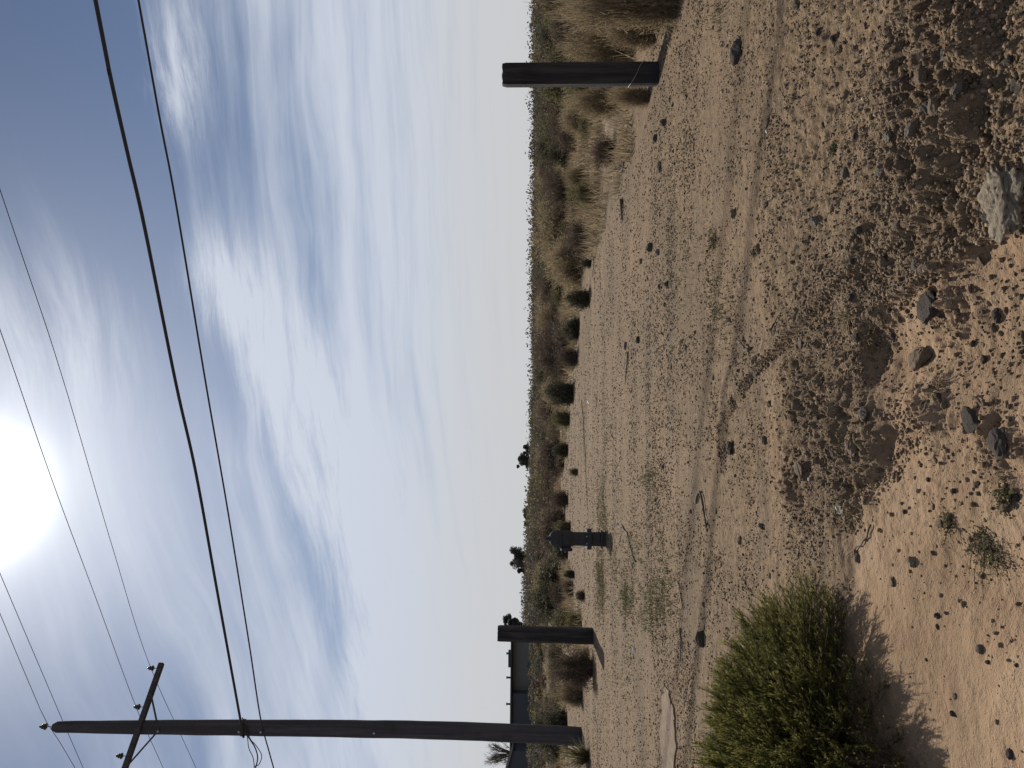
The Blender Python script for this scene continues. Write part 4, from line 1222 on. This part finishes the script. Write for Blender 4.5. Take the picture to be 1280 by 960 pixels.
# ------------------------------------------------------------------ long low building
def building():
    D = 110.0
    X0 = at_d(650, 801, D).x; XM = at_d(650, 867, D).x; X1 = at_d(650, 1080, D).x
    z0 = H((X0 + X1) / 2, D) - .6
    ze = CAMH + (671 - 641.5) / F * D
    t = thing('long_building', 'long low grey and slate building with a dark roof beyond the brush', 'building', (XM, D, z0))
    def B(name, mat, x0, x1, y0, y1, za, zb, par=t):
        b = MB(); b.box(((x0 + x1) / 2 - XM, (y0 + y1) / 2 - D, (za + zb) / 2 - z0), (x1 - x0, y1 - y0, zb - za)); return b.build(name, M[mat], par)
    B('wall', 'wall1', XM, X0, D + 1.2, D + 7, z0, ze)
    B('wall', 'wall2', X1, XM - .003, D, D + 7, z0, ze - .01)
    # shallow double pitched roof with eaves
    b = MB(); x0, x1 = X1 - .5 - XM, X0 + .45 - XM; e = ze - z0
    V = [(x0, -.6, e + .003), (x1, -.6, e + .003), (x1, -.6, e + .18), (x0, -.6, e + .18), (x0, 3.4, e + .55), (x1, 3.4, e + .36), (x0, 7.5, e + .003), (x1, 7.5, e + .003), (x0, 7.5, e + .18), (x1, 7.5, e + .18)]
    b.add(V, [(0, 1, 2, 3), (3, 2, 5, 4), (4, 5, 9, 8), (6, 8, 9, 7), (0, 6, 7, 1), (0, 3, 4, 8, 6), (1, 7, 9, 5, 2)])
    roof = b.build('roof', M['roof'], t)
    for py in (826, 857, 891):
        x = at_d(640, py, D).x - XM; b = MB(); b.lathe([(.14, e + .1), (.14, e + .85), (.2, e + .87), (.2, e + .98)], 10, (x, 3, 0)); b.build('vent_pipe', M['vent'], roof)
    b = MB(); x = at_d(640, 822, D).x - XM; b.box((x - 1.2, 3.0, e + .52), (2.2, 1.2, .35)); b.build('roof_unit', M['vent'], roof)
    # gabled wing at its far end
    xg = at_d(650, 948, D - 3).x
    t2 = thing('gabled_house', 'dark gabled house end under the bare tree', 'building', (xg - 6, D - 3, z0))
    b = MB(); hw = 7.0; e2 = e - .3
    b.add([(-hw, 0, 0), (hw, 0, 0), (hw, 0, e2), (0, 0, e2 + 1.9), (-hw, 0, e2), (-hw, -.0 + 2.6, 0), (hw, 2.6, 0), (hw, 2.6, e2), (0, 2.6, e2 + 1.9), (-hw, 2.6, e2)],
          [(0, 1, 2, 3, 4), (9, 8, 7, 6, 5), (0, 5, 6, 1), (1, 6, 7, 2), (0, 4, 9, 5)])
    b.build('wall', M['wall2'], t2)
    b = MB()
    for s in (-1, 1):
        b.add([(0, -.4, e2 + 1.92), (s * (hw + .5), -.4, e2 - .10), (s * (hw + .5), 2.9, e2 - .10), (0, 2.9, e2 + 1.92), (0, -.4, e2 + 2.10), (s * (hw + .5), -.4, e2 + .08), (s * (hw + .5), 2.9, e2 + .08), (0, 2.9, e2 + 2.10)],
              [(0, 1, 2, 3), (4, 7, 6, 5), (0, 4, 5, 1), (3, 2, 6, 7), (1, 5, 6, 2)])
    b.build('roof', M['roof'], t2)
building()

# ------------------------------------------------------------------ sticks, litter
def stick(px0, py0, px1, py1, r, label, seed=1, mat='stick', lift=.004, name='stick', bend=.06):
    a = ground_at(px0, py0); b_ = ground_at(px1, py1); rr = random.Random(seed); L = (b_ - a).length
    pts = []
    for k in range(9):
        f = k / 8; q = a.lerp(b_, f); s_ = math.sin(f * math.pi * (1.5)) * bend * L
        nrm = Vector((-(b_ - a).y, (b_ - a).x, 0)).normalized()
        q = q + nrm * (s_ + rr.uniform(-.02, .02) * L); q.z = H(q.x, q.y, True) + r * .8 + lift
        pts.append(q)
    o = pts[0].copy(); b = MB(); b.tube([p - o for p in pts], [r * (1 - .45 * k / 8) for k in range(9)], 7, jit=.15)
    if L > .25:
        q = pts[5] - o; e = q + (pts[7] - pts[5]) * .7 + Vector((.12 * L, .04 * L, .012)); b.tube([q, e], [r * .5, r * .25], 5)
    return tag(b.build(name, M[mat], None, True, loc=o), label, 'stick')
stick(776, 662, 796, 692, .012, 'curved dark stick lying on the gravel near the hydrant foot', 2)
stick(872, 628, 886, 640, .010, 'short bent stick, thick at one end, on the open gravel', 3, bend=.25)
stick(852, 785, 853, 825, .008, 'long thin dark twig on the gravel behind the green bush', 4)
stick(848, 728, 856, 760, .006, 'very thin grey twig on the gravel between hydrant and bush', 5)
stick(786, 201, 771, 216, .010, 'slanting dark branch on the bare sand near the square post', 6, lift=.05)
stick(778, 250, 780, 272, .022, 'thick black charred branch on the gravel in front of the shrubs', 7)
stick(940, 436, 927, 430, .009, 'short dark peg like stick on the gravel', 8, lift=.01)
stick(853, 425, 849, 440, .007, 'pale bleached stick in the middle of the lot', 9, 'rock_pale')
stick(728, 500, 734, 610, .009, 'very long thin branch lying along the far edge of the lot', 10, bend=.01)
stick(786, 440, 783, 480, .010, 'dark branching twig on the far gravel', 11)
stick(1175, 500, 1150, 530, .003, 'thin bleached twig leaning by the wedge shaped rock', 12, lift=.01)
stick(1238, 505, 1216, 498, .005, 'dark twig at the end of the long crosswise rock', 13)
stick(743, 320, 741, 350, .010, 'pale stick at the lot edge under a tiny dark shrub', 14, 'rock_pale')
stick(1090, 655, 1060, 700, .003, 'thin grey twig in the shade beside the green bush', 15)
def coil():
    p = ground_at(975, 411); b = MB(); pts = []
    for k in range(40):
        a = k / 39 * 2 * math.pi * 1.35; r = .022 + .004 * math.sin(a * 2)
        pts.append((math.cos(a) * r * 1.25, math.sin(a) * r * 1.3, .004 + .022 * abs(math.sin(a * .5)) + .003 * k / 39))
    pts.append((.055, -.01, .006)); b.tube(pts, .0016, 6)
    tag(b.build('wire_coil', M['cable'], None, True, loc=p + Vector((0, 0, .006))), 'small curled loop of black wire on the gravel', 'wire')
coil()
def crumpled(px, py, w_, h_, mat, name, label, cat, seed, flat=.35, rz=0.5, asp=.6, sub=4):
    p = ground_at(px, py); s = w_ / F * p.y / 2; bm = bmesh.new(); bmesh.ops.create_icosphere(bm, subdivisions=sub, radius=1)
    r = random.Random(seed)
    planes = [(Vector((r.gauss(0, 1), r.gauss(0, 1), r.gauss(0, 1))).normalized(), r.uniform(.35, .8)) for _ in range(18)]
    for v in bm.verts:
        q = v.co.copy()
        for n, d in planes:
            k = q.dot(n)
            if k > d: q -= n * (k - d) * 1.25
        v.co = q
    me = bpy.data.meshes.new(name); bm.to_mesh(me); bm.free(); me.materials.append(M[mat])
    o = link(name, me, None, (p.x, p.y, H(p.x, p.y, True) + s * flat * .6), (.1, -.15, rz), (s, s * asp, s * flat)); return tag(o, label, cat)
crumpled(1052, 634, 26, 16, 'carton', 'crushed_carton', 'crushed dusty white carton on the bank beside the green bush', 'carton', 1, .32, 1.0, .75)
crumpled(794, 812, 9, 9, 'paper', 'paper_scrap', 'crumpled white paper scrap on the gravel before the short post', 'litter', 2, .7)
crumpled(723, 517, 10, 6, 'pink', 'plastic_bag', 'pinkish white litter at the foot of the tall dark green bush', 'litter', 3, .6)
crumpled(736, 503, 8, 3, 'paper', 'paper_scrap', 'flat white scrap on the gravel before the pinkish litter', 'litter', 4, .3)
crumpled(974, 56, 6, 6, 'paper', 'paper_scrap', 'tiny white scrap on the gravel beside the flat dark stone', 'litter', 5, .6)
crumpled(960, 164, 10, 5, 'paper', 'paper_scrap', 'thin white sliver on the gravel behind the rut', 'litter', 6, .3)
crumpled(754, 395, 8, 3, 'paper', 'paper_scrap', 'small white fleck at the far edge of the lot', 'litter', 7, .4)
crumpled(1208, 872, 7, 5, 'paper', 'paper_scrap', 'tiny white fleck on the sand near the seed stalks', 'litter', 8, .4) if False else None
def stub():
    p = ground_at(1071, 692); b = MB(); b.lathe([(.0045, -.013), (.005, -.012), (.005, .012), (.0045, .013)], 12, (0, 0, 0), 'X')
    tag(b.build('cork_stub', M['cig'], None, True, loc=p + Vector((0, 0, .006)), rot=(0, 0, .3)), 'short brown cylindrical stub on the orange sand', 'stub')
stub()

SC.render.resolution_x = 1024; SC.render.resolution_y = 768
SC.cycles.max_bounces = 6
